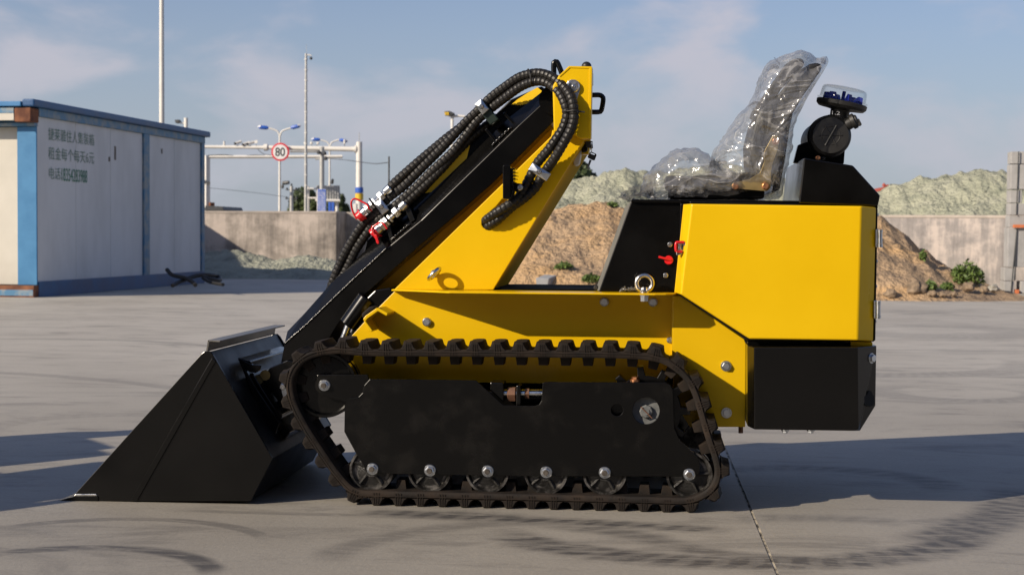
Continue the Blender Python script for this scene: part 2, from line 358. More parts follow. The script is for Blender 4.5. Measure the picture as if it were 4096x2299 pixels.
# ---- heaps
def fbm(p, o=5, h=0.55):
    a, s, f = 0.0, 1.0, 1.0
    for _ in range(o):
        a += s * noise.noise((p[0] * f, p[1] * f, p[2] * f)); s *= h; f *= 2.05
    return a
def interp(pts, x):
    if x <= pts[0][0]: return pts[0][1]
    for (x0, y0), (x1, y1) in zip(pts, pts[1:]):
        if x <= x1:
            f = (x - x0) / (x1 - x0); f = f * f * (3 - 2 * f); return y0 + (y1 - y0) * f
    return pts[-1][1]
def heap(name, ridge, Y, front, back, mat, amp=0.12, freq=1.6, nx=260, ny=90, seed=0.0, base=-0.02, lump=0.05):
    """heap of loose material: ridge = photo outline seen at depth Y"""
    rp = [P(x, y, Y) for x, y in ridge]; rr = [(p.x, p.z) for p in rp]
    x0, x1 = rr[0][0], rr[-1][0]; bm = bmesh.new(); g = []
    for j in range(ny + 1):
        row = []; v = j / ny * 2 - 1
        for i in range(nx + 1):
            x = x0 + (x1 - x0) * i / nx; h = max(0.0, interp(rr, x)); d = front if v < 0 else back
            vv = abs(v) ** 1.05; prof = max(0.0, 1 - vv) ; prof = prof * (1.12 - 0.12 * prof) if v < 0 else prof
            y = Y + v * d + 0.25 * fbm((x * 0.7, seed, v), 3)
            z = h * prof
            nn = fbm((x * freq + seed, y * freq, seed * 3), 5) * amp + fbm((x * freq * 5 + seed, y * freq * 5, 9), 3) * lump
            edge = min(1, (1 - abs(v)) * 6) * min(1, i / 8, (nx - i) / 8)
            row.append(bm.verts.new((x, y, base + (z + nn * min(1.0, z * 2.0 + 0.05)) * edge)))
        g.append(row)
    for j in range(ny):
        for i in range(nx): bm.faces.new((g[j][i], g[j][i + 1], g[j + 1][i + 1], g[j + 1][i]))
    me = finish(bm, name, True, 180); o = mesh_obj(name, me, mat); o['kind'] = 'structure'; return o
def dirtmat(name, c1, c2, c3, scale, bump=0.02):
    m, t, b = newmat(name); l = t.links.new
    geo = N(t, 'ShaderNodeNewGeometry')
    n = N(t, 'ShaderNodeTexNoise'); n.inputs['Scale'].default_value = scale; n.inputs['Detail'].default_value = 9; n.inputs['Roughness'].default_value = 0.68; n.inputs['Distortion'].default_value = 0.5
    l(geo.outputs['Position'], n.inputs['Vector'])
    r = ramp(t, [(0.34, c1), (0.50, c2), (0.66, c3)]); l(n.outputs['Fac'], r.inputs['Fac']); l(r.outputs['Color'], b.inputs['Base Color'])
    b.inputs['Roughness'].default_value = 0.95; b.inputs['Specular IOR Level'].default_value = 0.2
    n3 = N(t, 'ShaderNodeTexNoise'); n3.inputs['Scale'].default_value = 6.5; n3.inputs['Detail'].default_value = 5; n3.inputs['Roughness'].default_value = 0.7; l(geo.outputs['Position'], n3.inputs['Vector'])
    sm = N(t, 'ShaderNodeMix', data_type='RGBA', blend_type='MULTIPLY'); sm.inputs['B'].default_value = (0.55, 0.57, 0.58, 1); l(math_(t, 'MULTIPLY', smooth(t, n3.outputs['Fac'], 0.56, 0.68), 0.8), sm.inputs['Factor']); l(r.outputs['Color'], sm.inputs['A']); l(sm.outputs['Result'], b.inputs['Base Color'])
    v = N(t, 'ShaderNodeTexVoronoi'); v.inputs['Scale'].default_value = 9; l(geo.outputs['Position'], v.inputs['Vector'])
    n2 = N(t, 'ShaderNodeTexNoise'); n2.inputs['Scale'].default_value = 13; n2.inputs['Detail'].default_value = 6; l(geo.outputs['Position'], n2.inputs['Vector'])
    s = math_(t, 'ADD', math_(t, 'ADD', n2.outputs['Fac'], math_(t, 'MULTIPLY', v.outputs['Distance'], -0.5)), math_(t, 'MULTIPLY', n3.outputs['Fac'], 1.2))
    bp = N(t, 'ShaderNodeBump'); bp.inputs['Distance'].default_value = bump; bp.inputs['Strength'].default_value = 1.0
    l(s, bp.inputs['Height']); l(bp.outputs['Normal'], b.inputs['Normal']); return m
GRAVEL = dirtmat('grey_green_stone_dust', (0.22, 0.23, 0.185), (0.34, 0.35, 0.28), (0.40, 0.405, 0.325), 2.2, 0.05)
PALE = dirtmat('pale_green_stone_dust', (0.27, 0.285, 0.215), (0.40, 0.405, 0.30), (0.45, 0.45, 0.345), 1.8, 0.06)
DIRT = dirtmat('orange_earth', (0.25, 0.185, 0.13), (0.44, 0.31, 0.19), (0.52, 0.33, 0.16), 0.55, 0.05)
heap('gravel_heap', [(700, 1010), (800, 1000), (870, 1004), (920, 999), (985, 1004), (1040, 1018), (1090, 1033), (1150, 1030), (1230, 1022), (1310, 1024), (1360, 1032), (1440, 1050), (1530, 1080), (1600, 1110)],
     25.7, 1.6, 0.9, GRAVEL, 0.07, 1.7, 300, 80, 3.3, lump=0.03)
heap('dirt_mound', [(1880, 1170), (1990, 1075), (2060, 985), (2120, 905), (2190, 842), (2290, 818), (2400, 806), (2500, 832), (2650, 820), (2900, 800), (3200, 790), (3400, 830), (3510, 893), (3600, 945), (3690, 1005), (3780, 1052), (3860, 1092), (3930, 1130), (4010, 1172)],
     20.5, 3.9, 3.4, DIRT, 0.16, 1.0, 340, 120, 8.1, lump=0.022)
heap('stone_dust_hill', [(1780, 900), (1950, 850), (2100, 800), (2230, 745), (2290, 722), (2380, 695), (2430, 680), (2520, 674), (2560, 680), (2640, 668), (2800, 660), (3000, 680), (3200, 720), (3350, 765), (3450, 790), (3520, 778), (3600, 752), (3650, 736), (3720, 722), (3800, 700), (3850, 681), (3900, 673), (3960, 668), (4010, 676), (4060, 692), (4200, 700), (4500, 840)],
     29.5, 6.0, 6.0, PALE, 0.20, 0.9, 460, 110, 5.5, lump=0.045)

from mathutils.bvhtree import BVHTree
_vs, _fs = [(-200, -200, 0), (200, -200, 0), (200, 300, 0), (-200, 300, 0)], [(0, 1, 2, 3)]
for o in list(COL.objects):
    if o.name in ('gravel_heap', 'dirt_mound', 'stone_dust_hill'):
        k = len(_vs); _vs += [v.co.copy() for v in o.data.vertices]; _fs += [tuple(i + k for i in p.vertices) for p in o.data.polygons]
LAND = BVHTree.FromPolygons(_vs, _fs)
def HIT(px, py):
    h = LAND.ray_cast(CAM, ray(px, py).normalized()); return h[0]

# ---- yard walls
def wallmat(name, c1, c2, c3):
    m, t, b = newmat(name); l = t.links.new
    geo = N(t, 'ShaderNodeNewGeometry')
    def nz(scale, st, det=8):
        mp = N(t, 'ShaderNodeMapping'); mp.inputs['Scale'].default_value = st; l(geo.outputs['Position'], mp.inputs['Vector'])
        n = N(t, 'ShaderNodeTexNoise'); n.inputs['Scale'].default_value = scale; n.inputs['Detail'].default_value = det; n.inputs['Roughness'].default_value = 0.65; l(mp.outputs['Vector'], n.inputs['Vector']); return n.outputs['Fac']
    a = nz(1.6, (1, 1, 1)); s = nz(2.4, (1.6, 1.6, 0.16), 5); k = nz(1.2, (0.8, 0.8, 2.2))
    v = math_(t, 'ADD', math_(t, 'MULTIPLY', a, 0.45), math_(t, 'ADD', math_(t, 'MULTIPLY', s, 0.35), math_(t, 'MULTIPLY', k, 0.2)))
    r = ramp(t, [(0.42, c1), (0.50, c2), (0.57, c3)]); l(v, r.inputs['Fac']); l(r.outputs['Color'], b.inputs['Base Color'])
    b.inputs['Roughness'].default_value = 0.9
    bp = N(t, 'ShaderNodeBump'); bp.inputs['Distance'].default_value = 0.01; l(nz(9, (1, 1, 1)), bp.inputs['Height']); l(bp.outputs['Normal'], b.inputs['Normal']); return m
WALLM = wallmat('stained_cement_render', (0.17, 0.15, 0.132), (0.33, 0.288, 0.25), (0.50, 0.43, 0.375))
CAPM = surf('pale_cement_cap', (0.33, 0.29, 0.25), (0.45, 0.39, 0.34), 3, 0.9, 0.05)
WALLR = wallmat('grey_cement_render', (0.17, 0.155, 0.15), (0.27, 0.248, 0.235), (0.46, 0.40, 0.36))
def wall(label, pa, ya, pb, yb, thick, name='concrete_wall', wm=WALLM):
    """pa / pb: photo column at depth; tops at rows ya / yb"""
    (xa, Ya), (xb, Yb) = pa, pb
    A = P(xa, ya, Ya); B = P(xb, yb, Yb); d = (B - A); d.z = 0; n = Vector((-d.y, d.x, 0)).normalized()
    if n.y < 0: n = -n
    root = thing(name, (A.x, A.y, 0), label, 'wall')
    def pris(nm, o0, o1, z0a, z0b, z1a, z1b, mat):
        a0, b0 = A + n * o0, B + n * o0; a1, b1 = A + n * o1, B + n * o1
        lo = [Vector((a0.x, a0.y, z0a)), Vector((b0.x, b0.y, z0b)), Vector((b0.x, b0.y, z1b)), Vector((a0.x, a0.y, z1a))]
        hi = [Vector((a1.x, a1.y, z0a)), Vector((b1.x, b1.y, z0b)), Vector((b1.x, b1.y, z1b)), Vector((a1.x, a1.y, z1a))]
        o = mesh_obj(nm, finish(prism_bm(lo, hi), nm), mat, root); bevel(o, 0.01)
    pris('wall_face', 0, thick, -0.03, -0.03, A.z - 0.05, B.z - 0.05, wm)
    pris('coping', -0.006, thick + 0.006, A.z - 0.05, B.z - 0.05, A.z, B.z, CAPM)
    return root
wall('stained cement yard wall with dark end pier behind the grey gravel', (560, 26.7), 843, (1346, 26.7), 845, 0.95)
wall('set-back cement wall past the pier, behind the loader hoses', (1330, 27.7), 848, (2700, 26.6), 855, 0.24)
wall('streaky grey cement wall below the pale heap on the right', (2650, 26.3), 857, (4300, 20.4), 862, 0.24, wm=WALLR)
# fallen white pipe along the foot of the right wall
PIPE = surf('white_pvc', (0.62, 0.60, 0.56), (0.70, 0.68, 0.63), 4, 0.4, 0.05)
a, b = G(3885, 1141), G(4030, 1162); a.z = b.z = 0.045
o = rod('white_pipe', a, b, 0.04, PIPE, None, 14, bev=0.004); tag(o, 'long white plastic pipe lying along the foot of the right wall', 'pipe')

# ---- stack of grey building blocks at the right edge
AAC = surf('grey_aerated_block', (0.30, 0.295, 0.285), (0.38, 0.372, 0.36), 5, 0.92, 0.04, bump=0.002, bscale=60)
BRK = surf('red_brick', (0.50, 0.14, 0.05), (0.58, 0.18, 0.07), 9, 0.85, 0.05, bump=0.002)
STRAP = surf('black_strap', (0.012, 0.016, 0.02), (0.02, 0.024, 0.03), 9, 0.5, 0.05)
g0 = G(4040, 1174); YB = g0.y
stk = thing('block_stack', (g0.x, YB, 0), 'tall strapped stack of pale grey aerated blocks at the right edge', 'block stack')
rows = [(4016, 1125, 1174, [(4016, 4058), (4082, 4180)]), (4018, 1071, 1123, [(4018, 4064), (4180, 4330)]), (4030, 912, 1069, [(4030, 4128), (4129, 4230), (4231, 4330)]), (4037, 863, 910, [(4037, 4190), (4191, 4330)]),
        (4040, 814, 861, [(4040, 4140), (4141, 4330)]), (4042, 761, 812, [(4042, 4090), (4130, 4330)]), (4043, 658, 758, [(4043, 4150), (4151, 4330)]), (4046, 606, 656, [(4046, 4150), (4151, 4330)])]
for i, (xl, y0, y1, cells) in enumerate(rows):
    for x0, x1 in cells:
        a, b = P(x0, y1, YB), P(x1, y0, YB); a.z = max(a.z, 0.002)
        box('block', (a.x, YB + 0.02 * (i % 2), a.z + 0.003), (b.x, YB + 0.30, b.z - 0.001), AAC, stk, 0.008)
for (p, q) in [((4075, 606), (4066, 860)), ((4068, 915), (4060, 1120)), ((4068, 915), (4044, 1170))]:
    A, B = P(*p, YB - 0.012), P(*q, YB - 0.012)
    tube('strap', [A, B], 0.009, STRAP, stk, smooth_path=False, n=6)
o = box('red_brick', P(4056, 911, YB - 0.06), P(4130, 899, YB - 0.002) + Vector((0, 0.05, 0)), BRK, None, 0.004); tag(o, 'orange red brick wedged between the grey blocks halfway up', 'brick')
o = box('red_brick', P(4060, 1174, YB) * 1 + Vector((0, -0.05, 0.0)), P(4074, 1158, YB) + Vector((0, 0.15, 0)), BRK, None, 0.004); tag(o, 'orange red brick standing on the ground under the grey blocks', 'brick')

# ---- stones and weeds on the earth
STONE = surf('brown_stone', (0.13, 0.095, 0.062), (0.30, 0.22, 0.145), 9, 0.9, 0.05, bump=0.01, bscale=18)
def stone(p, s, label, seed, mat=STONE, flat=0.7, group='stones at the foot of the earth mound'):
    bm = bmesh.new(); bmesh.ops.create_icosphere(bm, subdivisions=3, radius=1)
    for v in bm.verts:
        k = 1 + 0.42 * fbm((v.co.x * 1.3 + seed, v.co.y * 1.3, v.co.z * 1.3), 5)
        v.co = Vector((v.co.x * s * k, v.co.y * s * 0.8 * k, v.co.z * s * flat * k))
    o = mesh_obj('stone', finish(bm, 'stone', True, 40), mat, None, Matrix.Translation(p)); tag(o, label, 'stone', group); return o
stone(HIT(3668, 1178) + Vector((0, 0.1, 0.07)), 0.15, 'big brown boulder at the foot of the earth mound right of the loader', 1.0)
stone(HIT(3728, 1190) + Vector((0, 0, 0.06)), 0.062, 'dark brown stone just right of the big boulder', 2.0)
stone(HIT(3770, 1192) + Vector((0, 0, 0.05)), 0.056, 'rounded stone second right of the big boulder', 3.0)
stone(HIT(3815, 1190) + Vector((0, 0, 0.05)), 0.050, 'low stone between the boulder and the green bush', 4.0)
stone(HIT(3872, 1172) + Vector((0, 0, 0.09)), 0.087, 'dark pointed stone under the green bush', 5.0)
stone(HIT(3935, 1178) + Vector((0, 0, 0.07)), 0.068, 'brown stone below the white pipe', 6.0)
stone(HIT(3975, 1172) + Vector((0, 0, 0.07)), 0.074, 'pale grey stone at the end of the white pipe', 7.0, surf('pale_stone', (0.25, 0.24, 0.20), (0.33, 0.31, 0.27), 6, 0.9, 0.05))
stone(HIT(3560, 1190) + Vector((0, 0, 0.06)), 0.081, 'brown stone at the mound foot close to the loader hinge', 8.0)
for i in range(90):
    x = 3520 + 480 * random.random(); q = G(x, 1186 + 20 * random.random() - (x - 3520) * 0.045)
    o = stone(q + Vector((0, 0, 0.01)), 0.015 + 0.05 * random.random() ** 2.5, 'pebble among the rubble along the right mound foot', 20 + i, STONE, 0.8, 'pebbles along the right mound foot'); o.name = 'pebble'
# squared concrete block lying on the earth behind the footwell
CB = surf('grey_concrete_block', (0.26, 0.265, 0.27), (0.33, 0.335, 0.34), 5, 0.9, 0.05, bump=0.003, bscale=40)
Yk = HIT(2170, 1156).y
a0 = [P(2142, 1112, Yk), P(2196, 1114, Yk), P(2190, 1156, Yk), P(2146, 1155, Yk)]
a1 = [v + Vector((0.17, 0.42, 0.075)) for v in a0]
o = bevel(mesh_obj('concrete_block', finish(prism_bm(a0, a1), 'concrete_block'), CB), 0.012, 3); tag(o, 'grey squared concrete block tilted on the orange earth behind the footwell', 'block')
LEAF = surf('weed_leaf', (0.05, 0.09, 0.018), (0.13, 0.19, 0.04), 8, 0.6, 0.1)
def weed(p, hgt, spread, n, label, name='weed', cat='weed'):
    bm = bmesh.new()
    for i in range(n):
        a = random.random() * 6.28; rr = spread * random.random() ** 0.6; z = hgt * random.random() ** 0.8 * (1 - 0.5 * rr / spread)
        c = Vector((rr * math.cos(a), rr * math.sin(a), z)); s = 0.012 + 0.028 * random.random()
        u = Vector((random.gauss(0, 1), random.gauss(0, 1), random.gauss(0, 0.7))).normalized(); v = u.cross(Vector((random.gauss(0, 1), random.gauss(0, 1), random.gauss(0, 1)))).normalized()
        q = [c - u * s, c + v * s * 0.5, c + u * s * 1.3, c - v * s * 0.5]
        bm.faces.new([bm.verts.new(x) for x in q])
    for i in range(max(5, n // 60)):
        a = random.random() * 6.28; e = Vector((spread * 0.7 * math.cos(a), spread * 0.7 * math.sin(a), hgt * 0.85)) * random.uniform(0.6, 1)
        sweep_bm([Vector((0, 0, -0.08)), e * 0.5 + Vector((0, 0, 0.02)), e], lambda i: 0.004, 4, bm)
    o = mesh_obj(name, finish(bm, name), LEAF, None, Matrix.Translation(p)); tag(o, label, cat, 'weeds on the earth mound'); return o
weed(HIT(3868, 1135), 0.36, 0.24, 1100, 'green bush at the foot of the right mound slope', 'bush', 'bush')
weed(HIT(3720, 1158), 0.14, 0.09, 220, 'small green weed left of the bush, above the boulder')
weed(HIT(3788, 1158), 0.12, 0.10, 200, 'small green weed between the bush and the boulder weed')
weed(HIT(3692, 1040), 0.16, 0.05, 120, 'thin pale weed high on the right mound slope')
weed(HIT(2255, 1073), 0.10, 0.13, 260, 'green weed on the orange earth above the concrete block')
weed(HIT(2365, 1126), 0.12, 0.13, 300, 'green weed on the orange earth beside the black console')
weed(HIT(2448, 826), 0.08, 0.12, 140, 'small weed on the crest of the orange mound')

# ---- trees far behind
BARK = surf('bark', (0.05, 0.038, 0.026), (0.09, 0.07, 0.05), 9, 0.9, 0.05)
CROWN = surf('tree_leaf', (0.022, 0.040, 0.012), (0.07, 0.095, 0.025), 0.7, 0.65, 0.1)
def tree(px, py, wpx, Y, label, n=14000, py1=None):
    top = P(px, py, Y); gx = top.x; hgt = top.z; rad = (P(px + wpx / 2, py, Y).x - gx)
    root = thing('tree', (gx, Y, 0), label, 'tree', 'trees beyond the yard')
    rod('trunk', (gx, Y, -0.1), (gx, Y, hgt * 0.6), 0.16, BARK, root, 8, 0.08)
    bm = bmesh.new(); lobes = []
    for i in range(60):
        d_ = Vector((random.gauss(0, 1), random.gauss(0, 1), random.gauss(0, 1))).normalized() * random.random() ** 0.45
        lobes.append((Vector((gx + rad * 0.78 * d_.x, Y + rad * 0.78 * d_.y, hgt * 0.60 + hgt * 0.33 * d_.z)), rad * random.uniform(0.18, 0.34)))
    for i in range(n):
        c, r_ = random.choice(lobes); dd = Vector((random.gauss(0, 1), random.gauss(0, 1), random.gauss(0, 1))).normalized()
        p = c + dd * r_ * random.random() ** 0.35; s = rad * random.uniform(0.05, 0.12)
        if p.z > hgt * 1.0: continue
        u = Vector((random.gauss(0, 1), random.gauss(0, 1), random.gauss(0, 1))).normalized(); v = u.cross(dd).normalized()
        bm.faces.new([bm.verts.new(x) for x in (p - u * s, p + v * s * 0.6, p + u * s, p - v * s * 0.6)])
    mesh_obj('crown', finish(bm, 'crown'), CROWN, root)
    return root
tree(1226, 742, 150, 105, 'dark green tree behind the tall camera pole')
tree(1352, 756, 100, 112, 'dark tree right of the blue and white sign board')
tree(2325, 632, 250, 52, 'dark green tree behind the pale heap, right of the boom tower', 22000)
tree(1296, 762, 110, 116, 'low dark tree right behind the blue and white sign board', 9000)

# ---- building added unseen behind the camera to darken reflections and cut sky fill
SHED = surf('grey_cladding', (0.16, 0.165, 0.17), (0.21, 0.215, 0.22), 2, 0.6, 0.05, stretch=(1, 1, 0.1)); SHD = surf('dark_doorway', (0.02, 0.02, 0.02), (0.03, 0.03, 0.03), 2, 0.8, 0.05)
ws = thing('added_workshop', (8, -18, 0), 'grey building added unseen behind the camera to darken reflections and sky fill', 'building')
box('wall', (-14, -24, 0), (30, -18, 6.2), SHED, ws, 0.02); box('roof', (-14.4, -24.4, 6.2), (30.4, -17.5, 6.5), SHD, ws, 0.02)
for k in range(4): dr = box('door', (-11 + 10 * k, -17.99, 0.0), (-4 + 10 * k, -17.93, 4.8), SHD, ws, 0.01)

# ---- container house at the left
WHITE = surf('weathered_white_panel', (0.47, 0.49, 0.50), (0.60, 0.62, 0.63), 1.6, 0.6, 0.05, stretch=(1, 1, 0.35), lo=0.25, hi=0.6)
WHITEL = surf('cream_panel', (0.50, 0.475, 0.41), (0.58, 0.55, 0.48), 1.3, 0.6, 0.05)
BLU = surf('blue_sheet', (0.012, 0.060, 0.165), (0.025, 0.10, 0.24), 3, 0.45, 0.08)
BLUF = surf('flaking_blue_paint', (0.055, 0.17, 0.30), (0.22, 0.26, 0.28), 7, 0.55, 0.08, lo=0.42, hi=0.6, detail=10)
RUST = surf('rusty_steel', (0.10, 0.035, 0.018), (0.24, 0.10, 0.05), 7, 0.9, 0.05)
SEAM = surf('grimy_seam', (0.09, 0.08, 0.07), (0.22, 0.20, 0.18), 4, 0.8, 0.05)
INK = surf('faded_green_lettering', (0.10, 0.20, 0.15), (0.32, 0.37, 0.34), 9, 0.7, 0.05, lo=0.42, hi=0.7)
INK2 = surf('bright_green_digits', (0.018, 0.16, 0.085), (0.05, 0.22, 0.13), 9, 0.6, 0.05)
C0, C1 = G(152, 1188), G(817, 1131)
u = (C1 - C0); LEN = u.length; u.normalize(); v = Vector((-u.y, u.x, 0))          # u along the shaded side, v to the left (away from the yard)
if v.x > 0: v = -v
HC = zat(C0, 432); HT = zat(C0, 402)
def cw(s, t_, z): q = C0 + u * s + v * t_; return Vector((q.x, q.y, z))
def s_at(px):
    lo, hi = 0.0, LEN
    for _ in range(40):
        m_ = (lo + hi) / 2
        if proj(cw(m_, 0, 0.5))[0] < px: lo = m_
        else: hi = m_
    return lo
house = thing('container_house', C0, 'weathered white container house with blue frame and green lettering', 'container house')
def cbox(name, s0, s1, t0, t1, z0, z1, mat, parent=house, bev=0.004):
    a = [cw(s0, t0, z0), cw(s1, t0, z0), cw(s1, t1, z0), cw(s0, t1, z0)]; b = [Vector((p.x, p.y, z1)) for p in a]
    o = mesh_obj(name, finish(prism_bm(a, b), name), mat, parent)
    if bev: bevel(o, bev)
    return o
ZB = 0.20; ZT = zat(C0, 465)
edges = [0.0, s_at(310), s_at(448), s_at(575)]
for a, b in zip(edges, edges[1:]): cbox('wall_panel', a + 0.004, b - 0.004, 0.02, 0.09, ZB, ZT, WHITE)
cbox('blue_post', s_at(575), s_at(597), -0.012, 0.07, ZB, ZT, BLUF)
edges = [s_at(597), s_at(702), s_at(806)]
for a, b in zip(edges, edges[1:]): cbox('wall_panel', a + 0.004, b - 0.004, 0.02, 0.09, ZB, ZT, WHITE)
cbox('wall_core', 0.1, LEN - 0.1, 0.095, 0.14, ZB - 0.02, ZT, SEAM, bev=0)
cbox('blue_post', s_at(806), LEN, -0.012, 0.1, 0.0, ZT, BLUF)
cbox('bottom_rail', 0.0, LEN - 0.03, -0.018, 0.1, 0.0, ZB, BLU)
cbox('top_rail', 0.02, LEN - 0.003, -0.02, 0.1, ZT, HC, BLUF)
# sheet roof: a folded blue edge strip along the side and a deck behind it
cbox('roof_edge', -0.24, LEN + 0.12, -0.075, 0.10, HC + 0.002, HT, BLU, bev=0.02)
cbox('roof_deck', -0.26, LEN + 0.1, 0.104, 6.0, HC + 0.004, HT - 0.03, surf('sunlit_blue_sheet', (0.03, 0.16, 0.36), (0.05, 0.20, 0.42), 3, 0.45, 0.08), bev=0.01)  # lighter copy of the blue sheet, sunlight put into its colour
# porch side, facing the sun: fascia boards under the eave, beam, corner post, set-back cream wall panels
zf0, zf1 = zat(C0, 486), zat(C0, 436)
cbox('fascia', -0.22, -0.18, 0.22, 6.0, zf0, zf1, WHITEL)
cbox('fascia_band', -0.226, -0.221, 0.22, 6.0, zf1 - 0.07, zf1 - 0.002, BLUF)
cbox('rusty_eave_end', -0.225, 0.018, -0.015, 0.21, zf0 - 0.02, zf1, RUST, bev=0.012)
cbox('porch_beam', -0.10, 0.02, 0.0, 6.0, zat(C0, 506), zf0 - 0.024, BLUF)
cbox('corner_post', -0.03, -0.002, 0.0, 0.27, 0.16, zat(C0, 507), surf('blue_post_paint', (0.025, 0.15, 0.32), (0.04, 0.19, 0.38), 4, 0.5, 0.08))
for k in range(6): cbox('porch_panel', 0.10, 0.15, 0.275 + 0.42 * k, 0.69 + 0.42 * k, 0.16, zat(C0, 507), WHITEL)
cbox('sill', -0.14, 0.0, -0.01, 6.0, 0.0, 0.155, RUST)
cbox('sill_band', -0.146, -0.141, 0.0, 6.0, 0.02, 0.10, BLUF)
cbox('back_wall', LEN - 0.06, LEN, 0.15, 5.98, 0.0, HC, WHITE)
cbox('far_wall', 0.2, LEN - 0.07, 5.9, 5.98, 0.0, HC, WHITE)
# lettering
def text_mesh(body, mat, name, parent, origin, ux, uz, wdt, hgt, off=0.0):
    cu = bpy.data.curves.new(name, 'FONT'); cu.body = body; cu.size = 1.0; cu.offset = off
    o = bpy.data.objects.new(name, cu); COL.objects.link(o); bpy.context.view_layer.update()
    me = bpy.data.meshes.new_from_object(o.evaluated_get(bpy.context.evaluated_depsgraph_get())); COL.objects.unlink(o); bpy.data.objects.remove(o)
    if not me.vertices: return None
    xs = [p.co.x for p in me.vertices]; ys = [p.co.y for p in me.vertices]; x0, x1, y0, y1 = min(xs), max(xs), min(ys), max(ys)
    for p in me.vertices:
        p.co = Vector(origin) + Vector(ux) * ((p.co.x - x0) / (x1 - x0) * wdt) + Vector(uz) * ((p.co.y - y0) / (y1 - y0) * hgt)
    me.materials.clear(); me.materials.append(mat); return mesh_obj(name, me, mat, parent)
def wall_text(body, x0, x1, yt0, yb0, mat):
    s0, s1 = s_at(x0), s_at(x1); q = cw(s0, 0, 0); zt, zb = zat(q, yt0), zat(q, yb0); o_ = cw(s0, 0.014, zb)
    return text_mesh(body, mat, 'lettering', house, o_, u, (0, 0, 1), s1 - s0, zt - zb)
wall_text('捷莱雅住人集装箱', 200, 382, 510, 560, INK)
wall_text('租金每个每天6元', 200, 382, 586, 637, INK)
wall_text('电话:', 202, 252, 668, 716, INK)
wall_text('18354283988', 252, 354, 672, 724, INK2)
for (px, y0, y1) in [(466, 585, 640), (443, 628, 646), (652, 595, 615)]:
    s0 = s_at(px); q = cw(s0, 0, 0); cbox('rust_stain_patch', s0 - 0.025, s0 + 0.025, 0.012, 0.021, zat(q, y1), zat(q, y0), SEAM, bev=0)  # thin plates standing for smeared rust stains on the wall
o = None
# a second container house stands behind the first; its shadow lies on the far wall and the gravel
h2 = thing('container_house', (-13.4, 22, 0), 'second container house standing hidden behind the first, shading the far wall', 'container house')
box('wall_panel', (-15.0, 19.0, 0.15), (-12.05, 25.1, 2.45), WHITE, h2, 0.01); box('roof_deck', (-15.15, 18.8, 2.45), (-11.95, 25.25, 2.62), BLU, h2, 0.02); box('bottom_rail', (-15.0, 19.0, 0.0), (-12.04, 25.1, 0.149), BLU, h2, 0.01)
# black cables by the foot of the house
pts = [P(668, 1078, 16.9), P(690, 1100, 16.8), P(740, 1112, 16.7), P(770, 1128, 16.6), P(782, 1140, 16.5)]
tag(tube('cable', pts, 0.03, PLA, None, 0.05, 8), 'thick black cable hanging from the blue rail of the container house', 'cable', 'cables by the container house')
pts = [P(690, 1142, 16.4), P(730, 1122, 16.7), P(790, 1102, 17.0), P(840, 1100, 17.2), P(872, 1106, 17.4), P(880, 1120, 17.2), P(850, 1118, 17.0), P(812, 1108, 17.0)]
tag(tube('cable', pts, 0.03, PLA, None, 0.05, 8), 'looped black cable end lying right of the container house corner', 'cable', 'cables by the container house')
pts = [P(812, 1112, 17.0), P(840, 1128, 16.8), P(892, 1138, 16.4)]
tag(tube('cable', pts, 0.025, PLA, None, 0.05, 8), 'lower straight black cable on the ground by the container house', 'cable', 'cables by the container house')

# ---- poles, signs and lamps beyond the wall
PW = surf('white_pole_paint', (0.62, 0.60, 0.56), (0.70, 0.68, 0.63), 3, 0.5, 0.06)
PG = surf('galvanised_pole', (0.36, 0.36, 0.35), (0.46, 0.46, 0.44), 4, 0.45, 0.08, metal=0.3)
DK = surf('dark_fitting', (0.03, 0.032, 0.035), (0.06, 0.062, 0.066), 8, 0.5, 0.05)
SBL = surf('sign_blue', (0.02, 0.09, 0.42), (0.03, 0.11, 0.48), 4, 0.45, 0.05)
SWH = surf('sign_white', (0.62, 0.62, 0.62), (0.70, 0.70, 0.70), 4, 0.45, 0.05)
SRD = surf('sign_red', (0.50, 0.02, 0.035), (0.56, 0.03, 0.045), 4, 0.45, 0.05)
SYE = surf('sign_yellow', (0.62, 0.40, 0.02), (0.68, 0.45, 0.03), 4, 0.45, 0.05)
SDK = surf('sign_black', (0.012, 0.016, 0.018), (0.02, 0.024, 0.026), 4, 0.5, 0.05)
def pole_root(name, px, Y, label, cat, group=None):
    q = P(px, 934, Y); return thing(name, (q.x, Y, 0), label, cat, group), q.x
def vrod(name, px, py, Y, r, mat, parent, n=14, r2=None, z0=-0.05):
    q = P(px, py, Y); return rod(name, (q.x, Y, z0), (q.x, Y, q.z), r, mat, parent, n, r2)
# tall plain mast
rt, x = pole_root('flag_mast', 648, 38, 'tall plain white mast rising behind the container house', 'mast')
rod('mast', (x, 38, -0.05), (x, 38, 8.0), 0.085, PW, rt, 16, 0.06); rod('mast_base', (x, 38, -0.02), (x, 38, 0.03), 0.2, PG, rt, 16)
# short camera post
rt, x = pole_root('camera_post', 744, 44, 'short white post with a side camera above the container roof', 'camera post')
vrod('post', 744, 472, 44, 0.062, PW, rt); tube('arm', [P(742, 494, 44), P(722, 492, 44), P(712, 488, 44)], 0.025, PW, rt, 0.1, 8)
bevel(plate('camera', [(698, 480), (716, 479), (718, 488), (714, 492), (702, 493)], 43.9, 44.1, DK, rt, 0.01), 0.01)
